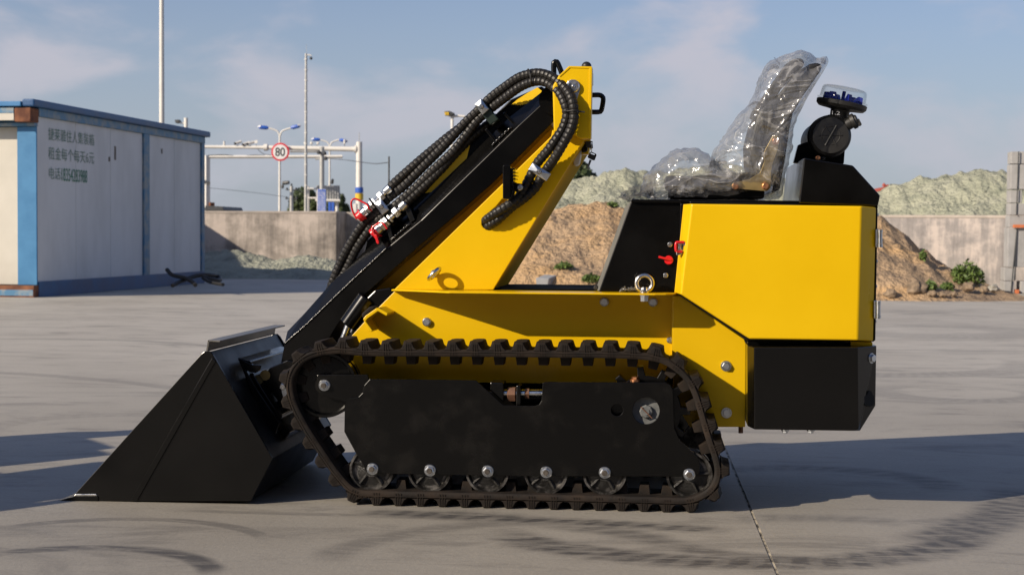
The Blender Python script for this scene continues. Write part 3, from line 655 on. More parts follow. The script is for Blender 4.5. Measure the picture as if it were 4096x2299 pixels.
# road gantry with cameras and speed sign
YG = 85.0
rt, x = pole_root('road_gantry', 1437, YG, 'white road camera gantry carrying the round speed sign', 'gantry')
vrod('column', 1437, 568, YG, 0.20, PW, rt, 18, 0.17); vrod('lightning_rod', 1437, 530, YG, 0.02, PG, rt, 6, z0=P(1437, 568, YG).z)
bm_ = P(1430, 596, YG); rod('beam', P(1430, 597, YG), P(1068, 590, YG), 0.145, PW, rt, 18, 0.12); rod('beam', P(1060, 590, YG), P(700, 586, YG), 0.10, PW, rt, 16, 0.09)
rod('flange', P(1071, 590, YG), P(1057, 590, YG), 0.20, PW, rt, 18); rod('flange', P(1428, 597, YG), P(1420, 597, YG), 0.23, PW, rt, 18)
a, b = P(1427, 628, YG), P(1447, 556, YG)
for (cx_, cy_, kind) in [(897, 574, 1), (953, 570, 0), (985, 574, 0), (1003, 572, 0), (1025, 568, 2), (1378, 567, 1)]:
    c = P(cx_, cy_, YG)
    if kind == 0:
        h_ = rod('camera', c + Vector((-0.13, -0.1, -0.06)), c + Vector((0.16, 0.1, 0.06)), 0.085, PW, rt, 10); rod('lens_hood', c + Vector((-0.19, -0.15, -0.09)), c + Vector((-0.12, -0.095, -0.058)), 0.075, DK, h_, 10)
    elif kind == 1: rod('detector', c + Vector((0, 0, -0.12)), c + Vector((0, 0, 0.12)), 0.06, PW, rt, 10)
    else: lathe('flash', c, (0, -1, 0.1), [(-0.05, 0.06), (0.05, 0.10), (0.07, 0.10)], PW, rt, 12)
    rod('bracket', P(cx_, cy_ + 8, YG), P(cx_, 588, YG), 0.02, DK, rt, 6)
for (cx_) in (1221, 1246, 1272):
    c = P(cx_, 573, YG); lathe('dome_light', c + Vector((0, 0.05, 0)), (0, -1, 0), [(0, 0.06), (0.06, 0.09), (0.10, 0.085), (0.13, 0.04)], PW, rt, 12); rod('bracket', P(cx_, 576, YG), P(1246, 600, YG), 0.012, DK, rt, 6)
tube('wire', [P(1022, 585, YG), P(1040, 606, YG), P(1060, 618, YG), P(1090, 622, YG)], 0.018, DK, rt, 0.1, 6)
for (y0, y1, m_) in [(750, 772, SBL), (774, 800, SYE)]:
    lathe('sleeve', (P(1437, y1, YG).x, YG, P(1437, y1, YG).z), (0, 0, 1), [(0, 0.235), (P(1437, y0, YG).z - P(1437, y1, YG).z, 0.235)], m_, rt, 18)
c = P(1121, 608, YG - 0.35); rs = (P(1157, 608, YG - 0.35).x - c.x)
sg = thing('speed_sign', c, 'round red-rimmed white speed limit sign reading 80', 'road sign')
lathe('sign_plate', c + Vector((0, 0.02, 0)), (0, -1, 0), [(-0.02, rs * 0.98), (0, rs), (0.02, rs), (0.022, rs * 0.985)], SRD, sg, 40)
lathe('sign_face', c + Vector((0, -0.006, 0)), (0, -1, 0), [(0, rs * 0.80), (0.004, rs * 0.80)], SWH, sg, 40)
text_mesh('80', SDK, 'digits', sg, c + Vector((-rs * 0.56, -0.016, -rs * 0.48)), (1, 0, 0), (0, 0, 1), rs * 1.10, rs * 0.96, 0.018)
rod('bracket', c + Vector((0, 0.03, 0.25)), c + Vector((0, 0.34, 0.25)), 0.03, PG, sg, 8); rod('bracket', c + Vector((0, 0.03, -0.2)), c + Vector((0, 0.34, -0.2)), 0.03, PG, sg, 8)
# rear double gantry frame
YR = 92.0
rt, x = pole_root('steel_portal', 825, YR, 'weathered portal frame of square tubes behind the gantry', 'portal frame')
def bar(name, p, q, wd, mat, parent):
    o_ = rod(name, p, q, wd, mat, parent, 4); return o_
bar('post', P(828, 960, YR), P(828, 622, YR), 0.20, PW, rt); bar('crossbar', P(818, 628, YR), P(1370, 627, YR), 0.10, PW, rt); bar('crossbar', P(1160, 606, YR), P(1290, 607, YR), 0.07, PG, rt)
rod('cabinet', P(845, 840, YR), P(845, 810, YR), 0.22, RUST, rt, 4); tube('wire', [P(832, 622, YR), P(900, 620, YR), P(960, 626, YR), P(1020, 621, YR), P(1090, 626, YR)], 0.03, DK, rt, 0.3, 6)
for py in (728, 733): lathe('speaker', P(822 if py == 728 else 838, py, YR), (0, -1, 0), [(0, 0.05), (0.2, 0.12)], DK, rt, 10)
tag(plate('shed_roof', [(815, 843), (822, 822), (890, 826), (896, 842)], 80, 84, DK, None, 0.02), 'low dark shed roof showing over the wall beside the container house', 'shed')
# grey single mast under the gantry
rt, x = pole_root('signal_mast', 1287, 83, 'grey galvanised mast with dark clamp boxes, left of the right street lamp', 'mast')
vrod('mast', 1288, 588, 83, 0.15, PG, rt, 14, 0.13); 
for (cx_, cy_) in [(1277, 610), (1300, 614), (1305, 634)]: lathe('clamp_box', P(cx_, cy_, 82.8), (0, -1, 0), [(0, 0.10), (0.15, 0.12), (0.2, 0.06)], DK, rt, 10)
rod('arm', P(1262, 637, 83), P(1285, 634, 83), 0.05, PG, rt, 8)
# tall camera pole
rt, x = pole_root('camera_mast', 1224, 70, 'very tall slender steel mast with a dome camera on top', 'mast')
vrod('mast', 1224, 215, 70, 0.085, PG, rt, 12, 0.055); vrod('lightning_rod', 1226, 178, 70, 0.008, PG, rt, 6, z0=P(1226, 218, 70).z)
tube('arm', [P(1224, 222, 70), P(1236, 220, 70), P(1246, 224, 70)], 0.03, PW, rt, 0.05, 8)
lathe('dome_camera', P(1244, 232, 70), (0, 0, -1), [(-0.04, 0.04), (0.0, 0.075), (0.05, 0.075), (0.09, 0.045)], DK, rt, 12)
for k in range(14):
    q = P(1224, 240 + k * 42, 70); lathe('step_ring', q, (0, 0, 1), [(0, 0.082), (0.05, 0.082)], PW, rt, 10)
# double-arm street lamps
def lamp(px, py, Y, sc, label, arms):
    rt, x = pole_root('street_lamp', px, Y, label, 'street lamp', 'double-arm street lamps')
    vrod('pole', px, py, Y, 0.10, PW, rt, 12, 0.07)
    for sgn, (ex, ey) in zip((-1, 1), arms):
        tube('arm', [P(px, py + 4, Y), P(px + sgn * 7 * sc, py - 18 * sc, Y), P(px + sgn * 22 * sc, py - 27 * sc, Y), P(px + sgn * 46 * sc, py - 34 * sc, Y)], 0.055, PW, rt, 0.1, 8)
        a_, b_ = P(px + sgn * 44 * sc, py - 34 * sc, Y), P(ex, ey, Y)
        hd = lathe('lamp_head', a_, b_ - a_, [(0, 0.06), ((b_ - a_).length * 0.25, 0.14), ((b_ - a_).length * 0.8, 0.13), ((b_ - a_).length, 0.03)], SBL, rt, 10)
        c_ = a_.lerp(b_, 0.72); rod('lamp_tip', c_ + Vector((0, 0, 0.03)), b_ + Vector((0, 0, 0.02)), 0.145, SWH, hd, 10, 0.05)
    return rt
rt = lamp(1119, 546, 100, 1.0, 'double-arm street lamp rising behind the round speed sign', [(1032, 509), (1203, 503)])
lathe('camera', P(1130, 733, 99.8), (1, -0.3, 0.1), [(0, 0.06), (0.06, 0.14), (0.5, 0.12)], DK, rt, 10); lathe('siren', P(1130, 745, 99.8), (0, 0, -1), [(-0.1, 0.06), (0.0, 0.10), (0.15, 0.08)], DK, rt, 10)
rt = lamp(1319, 588, 120, 0.85, 'double-arm street lamp behind the right end of the gantry', [(1246, 558), (1391, 566)])
lathe('camera', P(1328, 736, 119.8), (0.2, -0.3, 1), [(0, 0.06), (0.06, 0.12), (0.4, 0.10)], DK, rt, 10)
# floodlight pole above the hoses
rt, x = pole_root('floodlight_pole', 1809, 60, 'small floodlight pole showing above the upper boom hoses', 'floodlight')
vrod('pole', 1809, 468, 60, 0.065, PW, rt, 10); tube('arm', [P(1809, 468, 60), P(1830, 464, 60), P(1860, 466, 60)], 0.05, PW, rt, 0.1, 8); tube('arm', [P(1809, 468, 60), P(1790, 460, 60)], 0.04, PW, rt, 0.1, 8, False)
fl = plate('lamp_housing', [(1776, 446), (1798, 444), (1816, 452), (1816, 460), (1780, 463)], 59.8, 60.1, DK, rt, 0.02)
for k in range(3): plate('lens', [(1778 + 6 * k, 449), (1783 + 6 * k, 448.6), (1784 + 6 * k, 461), (1779.5 + 6 * k, 461.4)], 59.77, 59.8, SYE, fl, 0.004)
# thin dark pole and concrete utility pole, with wires
rt, x = pole_root('dark_pole', 1556, 34, 'thin dark pole behind the red dust cap', 'pole')
vrod('pole', 1556, 626, 34, 0.022, DK, rt, 8); tube('wire', [P(1555, 650, 34), P(1500, 655, 38), P(1440, 648, 44), P(1380, 640, 52), P(1310, 634, 60)], 0.012, DK, rt, 0.5, 6)
rt, x = pole_root('utility_pole', 1165, 95, 'grey concrete utility pole left of the dark trees', 'utility pole')
vrod('pole', 1166, 745, 95, 0.14, PG, rt, 10, 0.11)
for (y, w_) in [(759, 22), (795, 24), (805, 14)]: rod('crossarm', P(1166 - w_, y, 95), P(1166 + w_, y + 1, 95), 0.04, DK, rt, 6)
for k, (dx, y) in enumerate([(-18, 757), (18, 757), (-20, 793), (20, 793), (0, 741)]): lathe('insulator', P(1166 + dx, y, 95), (0, 0, 1), [(-0.05, 0.06), (0.1, 0.06)], DK, rt, 8)
tube('wire', [P(1160, 790, 95), P(1060, 776, 90), P(940, 762, 85), P(835, 752, 80)], 0.012, DK, rt, 1.5, 5); tube('wire', [P(1184, 757, 95), P(1200, 764, 100), P(1240, 780, 110)], 0.03, DK, rt, 1.0, 5)
# blue and white notice board, grey board behind it, blue boxes
YS = 75.0
nb = thing('notice_board', P(1287, 934, YS), 'tall blue and white notice board with two columns of characters', 'sign board')
plate('board', [(1268, 757), (1304, 757), (1304, 905), (1268, 905)], YS, YS + 0.08, SWH, nb, 0.01)
plate('blue_border', [(1271, 758), (1303, 758), (1303, 763), (1271, 763)], YS - 0.01, YS - 0.001, SBL, nb, 0)
c0, c1 = P(1272, 766, YS - 0.008), P(1302, 780, YS - 0.008)
for col, chars in ((0, '危化品车停'), (1, '临时检查点')):
    for k, ch in enumerate(chars):
        x0, y0 = 1271 + col * 17, 764 + k * 20
        fr = plate('blue_cell', [(x0, y0), (x0 + 15, y0), (x0 + 15, y0 + 18), (x0, y0 + 18)], YS - 0.006, YS - 0.001, SBL, nb, 0)
        a, b = P(x0 + 2, y0 + 15.5, YS - 0.009), P(x0 + 13, y0 + 2.5, YS - 0.009)
        text_mesh(ch, SWH, 'character', fr, a, (1, 0, 0), (0, 0, 1), b.x - a.x, b.z - a.z)
gb = thing('grey_board', P(1310, 934, 88), 'grey ribbed metal board on posts behind the notice board', 'sign board')
plate('board', [(1265, 742), (1358, 742), (1360, 806), (1265, 806)], 88, 88.1, PG, gb, 0.01)
for k in range(9): plate('rib', [(1268 + 10.3 * k, 744), (1271 + 10.3 * k, 744), (1271 + 10.3 * k, 800), (1268 + 10.3 * k, 800)], 87.93, 87.999, PG, gb, 0)
for xx in (1232, 1275, 1348): vrod('post', xx, 745, 88.3, 0.10, PW, gb, 8)
rod('crossbar', P(1232, 755, 88.2), P(1268, 755, 88.2), 0.06, PW, gb, 6); rod('crossbar', P(1232, 792, 88.2), P(1268, 792, 88.2), 0.06, PW, gb, 6); rod('crossbar', P(1262, 801, 87.9), P(1360, 802, 87.9), 0.08, PW, gb, 6)
for xx, lb in ((1318, 'narrow blue panel left of the lamp pole, under the grey board'), (1331, 'narrow blue panel right of the lamp pole, under the grey board')):
    tag(plate('blue_panel', [(xx - 5, 808), (xx + 5, 808), (xx + 5, 930), (xx - 5, 930)], 82, 82.2, SBL, None, 0.01), lb, 'panel')
tag(plate('white_box', [(1412, 814), (1426, 814), (1426, 930), (1412, 930)], 70, 70.3, PW, None, 0.02), 'small white cabinet beside the striped gantry column', 'cabinet')
# red roof far right
RR = surf('red_roof_tile', (0.30, 0.05, 0.03), (0.38, 0.075, 0.045), 6, 0.8, 0.05)
rh = thing('red_roof_house', P(3560, 934, 70), 'distant house of which only the red tiled roof shows over the pale heap', 'house')
a = [P(3506, 765, 70), P(3540, 746, 70), P(3640, 748, 70), P(3680, 768, 70)]
plate('roof', [(3480, 790), (3506, 766), (3535, 747), (3660, 749), (3690, 772), (3700, 790)], 70, 74, RR, rh, 0.02)
rod('ridge', P(3534, 745, 70.2), P(3660, 747, 70.2), 0.08, RR, rh, 8); lathe('finial', P(3536, 744, 70.2), (0, 0, 1), [(0, 0.10), (0.08, 0.07), (0.14, 0.01)], RR, rh, 8)
plate('wall', [(3500, 792), (3680, 792), (3680, 940), (3500, 940)], 70.6, 73.4, WHITEL, rh, 0.02)

# ================================================================== the compact tracked loader
LW = 0.90                                        # overall width over the tracks; near track outer edge is Y = 0
ldr = thing('compact_loader', (-0.45, LW / 2, 0), 'yellow and black compact tracked loader with bucket down, seat still wrapped', 'loader')
def mirror(o, parent=None):
    """the same part on the far side of the machine"""
    c = o.copy(); COL.objects.link(c); par = parent or o.parent
    mw = Matrix.Translation((0, LW, 0)) @ Matrix.Diagonal((1, -1, 1, 1)) @ WM[o]
    c.parent = par; c.matrix_parent_inverse = WM[par].inverted(); c.matrix_basis = mw; WM[c] = mw
    return c
# shared bolt meshes, axis -Y, seat at the origin
def bolt_mesh(name, stud=True, wash=1.0, flat=False):
    bm = lathe_bm((0, 0, 0), (0, -1, 0), [(-0.004, 0.018 * wash), (0.002, 0.018 * wash), (0.0042, 0.0165 * wash)], 24)
    lathe_bm((0, 0, 0), (0, -1, 0), [(0.003, 0.0135), (0.012, 0.0135), (0.0135, 0.0115)], 6 if not flat else 18, bm)
    if stud: lathe_bm((0, 0, 0), (0, -1, 0), [(0.010, 0.0082), (0.0175, 0.0082), (0.0188, 0.007)], 16, bm)
    return finish(bm, name, True, 25)
NUT = bolt_mesh('nut_on_stud'); HEXB = bolt_mesh('hex_bolt', False); SMALL = bolt_mesh('button_bolt', False, 0.9, True)
BCACHE = {}
def bolt(px, py, Y, parent, me=HEXB, sc=1.0, mat=ZINC, name='bolt', d=(0, -1, 0), at=None):
    p = at if at is not None else P(px, py, Y)
    rot = Vector((0, -1, 0)).rotation_difference(Vector(d)).to_matrix().to_4x4()
    key = (me.name, mat.name)
    if key not in BCACHE:
        BCACHE[key] = me.copy(); BCACHE[key].materials.clear(); BCACHE[key].materials.append(mat)
    me = BCACHE[key]
    return mesh_obj(name, me, mat, parent, Matrix.Translation(p) @ rot @ Matrix.Diagonal((sc, sc, sc, 1)) @ Matrix.Rotation(random.random() * 6, 4, 'Y'))

# ---------------------------------------------------------------- track
TP = [(1456, 1410), (1362, 1401), (1301, 1406), (1243, 1420), (1203, 1443), (1172, 1480), (1157, 1529), (1160, 1577), (1180, 1636), (1222, 1717), (1276, 1803), (1343, 1902), (1396, 1962), (1441, 1983), (1500, 1988),
      (1700, 1991), (2098, 1997), (2400, 2003), (2570, 2006), (2740, 2007), (2813, 1992), (2855, 1955), (2873, 1900), (2862, 1833), (2838, 1760), (2813, 1675), (2783, 1577), (2752, 1518), (2703, 1470), (2643, 1438),
      (2570, 1425), (2448, 1419), (2200, 1416), (1900, 1413), (1650, 1412)]
tp = [P(x, y, 0.0) for x, y in TP]
for p in tp: p.y = 0
zb_ = min(p.z for p in tp)
for p in tp:                                     # the ground run lies dead level
    if p.z < zb_ + 0.02 and p.x > tp[14].x - 0.01 and p.x < tp[19].x + 0.01: p.z = 0.0375
    elif p.z < 0.30: p.z += (0.0375 - zb_) * (0.30 - p.z) / 0.30
q = tp[-2:] + tp + tp[:2]
dense = []
for i in range(1, len(q) - 2):
    if i == 1 or i == len(q) - 3: pass
    p0, p1, p2, p3 = q[i - 1:i + 3]
    if 2 <= i < 2 + len(tp):
        for k in range(14):
            t_ = k / 14; dense.append(0.5 * ((2 * p1) + (p2 - p0) * t_ + (2 * p0 - 5 * p1 + 4 * p2 - p3) * t_ * t_ + (3 * p1 - p0 - 3 * p2 + p3) * t_ ** 3))
dense.append(dense[0].copy())
tot = sum((dense[i] - dense[i - 1]).length for i in range(1, len(dense)))
NL = int(round(tot / 0.072)); path = resample(dense, 0, NL * 6)[:-1]; M_ = len(path)
cen = sum(path, Vector()) / M_
def tframe(i):
    t_ = (path[(i + 2) % M_] - path[(i - 2) % M_]).normalized(); n_ = Vector((t_.z, 0, -t_.x))
    if i == 0 or True:
        if n_.dot(path[i % M_] - cen) < 0: n_ = -n_
    return t_, n_
sec = [(0.004, -0.011), (0.0, -0.006), (0.0, 0.002), (-0.003, 0.003), (-0.003, 0.006), (0.0, 0.007), (0.004, 0.011), (0.176, 0.011), (0.18, 0.007), (0.18, -0.007), (0.176, -0.011)]
bm = bmesh.new(); rings = []
for i in range(M_):
    t_, n_ = tframe(i); rings.append([bm.verts.new(path[i] + Vector((0, y_, 0)) + n_ * z_) for y_, z_ in sec])
for i in range(M_):
    a, b = rings[i], rings[(i + 1) % M_]
    for k in range(len(sec)): bm.faces.new((a[k], a[(k + 1) % len(sec)], b[(k + 1) % len(sec)], b[k]))
belt = mesh_obj('rubber_track', finish(bm, 'rubber_track', True, 40), RUB, ldr)
def loft(secs, name):
    bm = bmesh.new(); rr = [[bm.verts.new(p) for p in s] for s in secs]; n = len(secs[0])
    for a, b in zip(rr, rr[1:]):
        for k in range(n): bm.faces.new((a[k], a[(k + 1) % n], b[(k + 1) % n], b[k]))
    bm.faces.new(rr[0]); bm.faces.new(rr[-1]); bmesh.ops.bevel(bm, geom=[e for e in bm.edges if e.calc_face_angle(0) > 0.5], offset=0.0015, segments=1, affect='EDGES')
    return finish(bm, name, True, 28)
def lugsec(y, w0, w1, h): return [Vector(v) for v in ((-w0, y, 0), (-(w0 * 0.55 + w1 * 0.45), y, h * 0.25), (-w1 * 1.1, y, h - 0.001), (-w1, y, h), (w1, y, h), (w1 * 1.1, y, h - 0.001), ((w0 * 0.55 + w1 * 0.45), y, h * 0.25), (w0, y, 0))]
LUG = loft([lugsec(0.0, 0.027, 0.009, 0.022), lugsec(0.005, 0.0275, 0.0105, 0.0255), lugsec(0.045, 0.033, 0.019, 0.0265), lugsec(0.09, 0.030, 0.017, 0.0265), lugsec(0.135, 0.033, 0.019, 0.0265), lugsec(0.175, 0.0275, 0.0105, 0.0255), lugsec(0.18, 0.027, 0.009, 0.022)], 'tread_lug')
RIBM = None
bm = bmesh.new()
for dx, wd in ((-0.007, 0.0018), (0.0, 0.002), (0.007, 0.0018)): box_bm((dx, 0.0, 0.0), (wd, 0.0045, 0.036), bm)
for v in bm.verts: v.co.x *= 1.0 + (0.010 - v.co.z) * 9; v.co.z += 0.0
RIB = finish(bm, 'lug_rib')
dv = lambda y, k: [Vector(v) for v in ((-0.019 * k, y, 0), (-0.0145 * k, y, 0.030), (0.0145 * k, y, 0.030), (0.019 * k, y, 0))]
DRV = loft([dv(0.055, 0.9), dv(0.062, 1.0), dv(0.118, 1.0), dv(0.125, 0.9)], 'drive_lug')
for k in range(NL):
    i = k * 6; t_, n_ = tframe(i); c = path[i]; yv = Vector((0, 1, 0))
    def fm(nn, off): 
        m_ = Matrix.Identity(4); x_ = yv.cross(nn).normalized(); m_.col[0][:3] = x_; m_.col[1][:3] = yv; m_.col[2][:3] = nn; m_.col[3][:3] = c + nn * off; return m_
    mesh_obj('tread_lug', LUG, RUB, belt, fm(n_, 0.0105)); mesh_obj('drive_lug', DRV, RUB, belt, fm(-n_, 0.0105))
    mesh_obj('lug_rib', RIB, RUB, belt, fm(n_, 0.012))
text_mesh('180×72×44', RUB, 'moulded_size', belt, P(1425, 1992, -0.0015), (0.995, 0, -0.02), (0, 0, 1), 0.085, 0.012)
farbelt = mirror(belt, ldr)
for ch in [o for o in list(COL.objects) if o.parent == belt and o.name.split('.')[0] in ('tread_lug', 'drive_lug')]: mirror(ch, farbelt)

# ---------------------------------------------------------------- undercarriage
uplate = plate('track_frame_plate', [(1480, 1515), (1903, 1520), (2013, 1620), (2137, 1623), (2156, 1618), (2166, 1602), (2171, 1531), (2180, 1527), (2658, 1529), (2680, 1538), (2691, 1559), (2697, 1711), (2719, 1760), (2792, 1827), (2800, 1860), (2795, 1895), (2780, 1905),
         (2098, 1903), (1575, 1894), (1500, 1890), (1462, 1884), (1453, 1860), (1422, 1809), (1377, 1726), (1379, 1617), (1398, 1593), (1435, 1586), (1450, 1571), (1457, 1541)], 0.022, 0.03, BLKD, ldr, 0.0012,
         holes=[circ(2468, 1639, 24), circ(2584, 1642, 54, 40)])
arm = plate('idler_arm', [(1267, 1502), (1272, 1498), (1470, 1497), (1500, 1600), (1386, 1608), (1290, 1583), (1267, 1562)], 0.034, 0.044, BLKD, ldr, 0.0015)
DARKST = surf('dull_brown_stud', (0.05, 0.042, 0.036), (0.10, 0.085, 0.07), 60, 0.55, 0.1, metal=0.4)
bolt(1298, 1540, 0.034, arm, HEXB, 1.08); rod('stud', P(1298, 1540, 0.034) + Vector((0, -0.010, 0)), P(1298, 1540, 0.034) + Vector((0, -0.0195, 0)), 0.0088, DARKST, arm, 16, bev=0.001)
for (x, y) in [(1490, 1874), (1720, 1880), (1951, 1883), (2185, 1887), (2419, 1889), (2757, 1896)]: (bolt(x, y, 0.022, uplate, HEXB, 1.08), rod('stud', P(x, y, 0.022) + Vector((0, -0.010, 0)), P(x, y, 0.022) + Vector((0, -0.0195, 0)), 0.0088, DARKST, uplate, 16, bev=0.001))
# road rollers: rim, dished web with ribs
def roller(px, py, r, bridge=0.0):
    c = P(px, py, 0.05); c = Vector((c.x, 0.034, max(c.z, 0.0265 + r)))
    o = lathe('road_roller', c, (0, 1, 0), [(0.012, 0.020), (0.012, r * 0.80), (0.0, r * 0.90), (0.0, r), (0.04, r), (0.045, r * 0.72), (0.067, r * 0.72), (0.072, r), (0.112, r), (0.112, 0.03)], WORN, ldr, 44, 25)
    w_ = lathe('wheel_web', c + Vector((0, 0.004, 0)), (0, 1, 0), [(0.0, 0.025), (0.004, 0.032), (0.010, r * 0.82), (0.02, r * 0.82)], CAST, o, 36, 25)
    for k in range(5):
        a_ = 2 * math.pi * (k + random.random() * 0.3) / 5; d_ = Vector((math.cos(a_), 0, math.sin(a_)))
        box_o = rod('web_rib', c + Vector((0, 0.006, 0)) + d_ * 0.026, c + Vector((0, 0.008, 0)) + d_ * r * 0.84, 0.006, CAST, o, 4)
    return o
rl = [roller(*a) for a in [(1490, 1874, 0.0725), (1720, 1880, 0.070), (1951, 1883, 0.070), (2185, 1887, 0.070), (2419, 1889, 0.070), (2757, 1896, 0.0735)]]
c = P(1298, 1540, 0.05); c.y = 0.05; r = 0.106
idl = lathe('idler_wheel', c, (0, 1, 0), [(0.01, 0.03), (0.012, r * 0.86), (0.0, r * 0.92), (0.0, r), (0.032, r), (0.036, r * 0.8), (0.054, r * 0.8), (0.058, r), (0.09, r), (0.09, 0.03)], BLKD, ldr, 56, 25)
lathe('idler_hub', c + Vector((0, -0.006, 0)), (0, 1, 0), [(0, 0.03), (0.02, 0.034)], BLKD, idl, 24)
c = P(2584, 1642, 0.06); c.y = 0.06
bm = bmesh.new(); lp = []
nt_ = 11
for k in range(nt_):
    for da, rr in ((-0.36, 0.112), (-0.20, 0.112), (-0.12, 0.142), (0.12, 0.142), (0.20, 0.112), (0.36, 0.112)):
        a_ = 2 * math.pi * (k + da) / nt_; lp.append(Vector((c.x + rr * math.cos(a_), 0.06, c.z + rr * math.sin(a_))))
spr = bevel(mesh_obj('drive_sprocket', finish(prism_bm(lp, [v + Vector((0, 0.06, 0)) for v in lp]), 'drive_sprocket'), BLKD, ldr), 0.002)
lathe('sprocket_hub', c + Vector((0, -0.012, 0)), (0, 1, 0), [(0, 0.048), (0.012, 0.052), (0.03, 0.065), (0.2, 0.065)], DZ, spr, 36)
lathe('castle_nut', c + Vector((0, -0.026, 0)), (0, 1, 0), [(0, 0.017), (0.002, 0.021), (0.02, 0.023)], DZ, spr, 8, 20); rod('stud', c + Vector((0, -0.030, 0)), c + Vector((0, 0.0, 0)), 0.011, DZ, spr, 16)
rod('split_pin', c + Vector((-0.016, -0.031, 0.016)), c + Vector((0.02, -0.031, -0.020)), 0.0018, RUSTB, spr, 8)
plate('motor_mount', [(2640, 1540), (2720, 1560), (2760, 1700), (2700, 1790), (2560, 1790), (2560, 1560)], 0.19, 0.23, BLK, ldr)
bolt(2540, 1521, 0.05, uplate, HEXB, 0.9, BRASS, 'grease_nut', (0, 0, 1))
# tensioner in the cut-out
ten = plate('tensioner_lug', [(2066, 1541), (2082, 1541), (2083, 1620), (2064, 1620)], 0.05, 0.12, BLKD, ldr, 0.003)
rod('tensioner_rod', P(2005, 1573, 0.08), P(2200, 1573, 0.08), 0.013, STEEL, ten, 14)
lathe('tensioner_nut', P(2030, 1575, 0.08), (1, 0, 0), [(0, 0.021), (0.002, 0.025), (0.026, 0.025), (0.028, 0.021)], RUSTB, ten, 6, 20); lathe('tensioner_nut', P(2100, 1573, 0.08), (1, 0, 0), [(0, 0.018), (0.014, 0.018)], RUSTB, ten, 6, 20)
plate('tensioner_block', [(1960, 1528), (2014, 1530), (2014, 1610), (1960, 1560)], 0.05, 0.14, BLKD, ldr, 0.004)
rails = plate('track_frame_rail', [(1480, 1560), (2650, 1570), (2690, 1700), (2640, 1830), (1520, 1820), (1420, 1700)], 0.15, 0.20, BLK, ldr, 0.004)
for o in [uplate, arm, idl, spr, rails] + rl: mirror(o)

# ---------------------------------------------------------------- chassis
body = plate('chassis', [(1436, 1222), (1500, 1160), (1560, 1150), (1600, 1190), (2690, 1190), (2975, 1380), (2975, 1690), (2690, 1690), (2650, 1560), (1470, 1525), (1400, 1500), (1395, 1360)], 0.262, 0.64, BLK, ldr, 0.004)
side = plate('chassis_side_plate', [(1580, 1163), (2692, 1177), (2692, 1470), (2660, 1540), (1450, 1522), (1398, 1480), (1398, 1352), (1462, 1282)], 0.233, 0.243, YEL, ldr, 0.0015)
bolt(1707, 1287, 0.233, side, SMALL, 0.95); bolt(2417, 1207, 0.233, side, SMALL, 0.95, at=P(2417, 1207, 0.233)); bolt(2612, 1208, 0.233, side, SMALL, 0.95); bolt(2679, 1360, 0.233, side, HEXB, 0.6)
plate('slot', [(1819, 1226), (1825, 1226), (1825, 1246), (1819, 1246)], 0.2315, 0.234, YEL, side, 0.0004)
# fender sheet over the track, its outer front corner cut away, with a folded edge
A = P(1566, 1166, 0.233); zf = P(2300, 1171, 0.05).z
pts = [(P(1566, 1166, 0.20).x, 0.20), (P(1690, 1168, 0.10).x, 0.115), (P(1800, 1168, 0.06).x, 0.042), (P(2620, 1175, 0.04).x, 0.042), (P(2665, 1175, 0.04).x, 0.055), (P(2700, 1176, 0.04).x, 0.085), (P(2712, 1176, 0.04).x, 0.13), (P(2712, 1176, 0.04).x, 0.26), (A.x, 0.26)]
lo = [Vector((x, y, zf - 0.005)) for x, y in pts]; hi = [Vector((x, y, zf)) for x, y in pts]
fen = bevel(mesh_obj('fender', finish(prism_bm(lo, hi), 'fender'), YEL, ldr), 0.0015)
floor_ = box('foot_plate', (P(1960, 1160, 0.3).x, 0.22, zf + 0.0006), (P(2400, 1160, 0.2).x, 0.68, zf + 0.006), BLKM, ldr)
rearp = plate('rear_frame_plate', [(2692, 1182), (2722, 1184), (2955, 1342), (2976, 1356), (2983, 1374), (2981, 1707), (2760, 1707), (2692, 1600)], 0.186, 0.196, YEL, ldr, 0.002)
bolt(2904, 1463, 0.186, rearp, HEXB, 1.0); bolt(2906, 1650, 0.186, rearp, HEXB, 1.0)
plate('front_flange', [(2688, 1182), (2693, 1182), (2693, 1470), (2688, 1470)], 0.186, 0.25, YEL, rearp, 0.001)
rod('drain_stub', P(2963, 1700, 0.22), P(2963, 1731, 0.22), 0.008, RUSTB, rearp, 10)
# stop bracket with rubber pad, standing off the front of the side plate
cb = [(1452, 1275), (1462, 1262), (1505, 1232), (1513, 1231), (1551, 1252), (1548, 1263), (1543, 1262), (1512, 1244), (1470, 1274), (1462, 1284), (1490, 1322), (1484, 1328), (1474, 1322)]
stop = plate('stop_bracket', cb, 0.10, 0.233, YEL, ldr, 0.002)
pad = plate('rubber_pad', [(1447, 1264), (1446, 1255), (1478, 1226), (1492, 1225), (1502, 1231), (1462, 1262), (1452, 1274)], 0.10, 0.17, RUB, stop, 0.004)
for o in [side, rearp, fen]: mirror(o)
# tilt cylinder beside the boom foot
cyl = rod('tilt_cylinder', P(1392, 1300, 0.27), P(1470, 1190, 0.27), 0.034, BLK, ldr, 24, bev=0.004)
rod('piston_rod', P(1372, 1360, 0.27), P(1396, 1296, 0.27), 0.013, STEEL, cyl, 16)

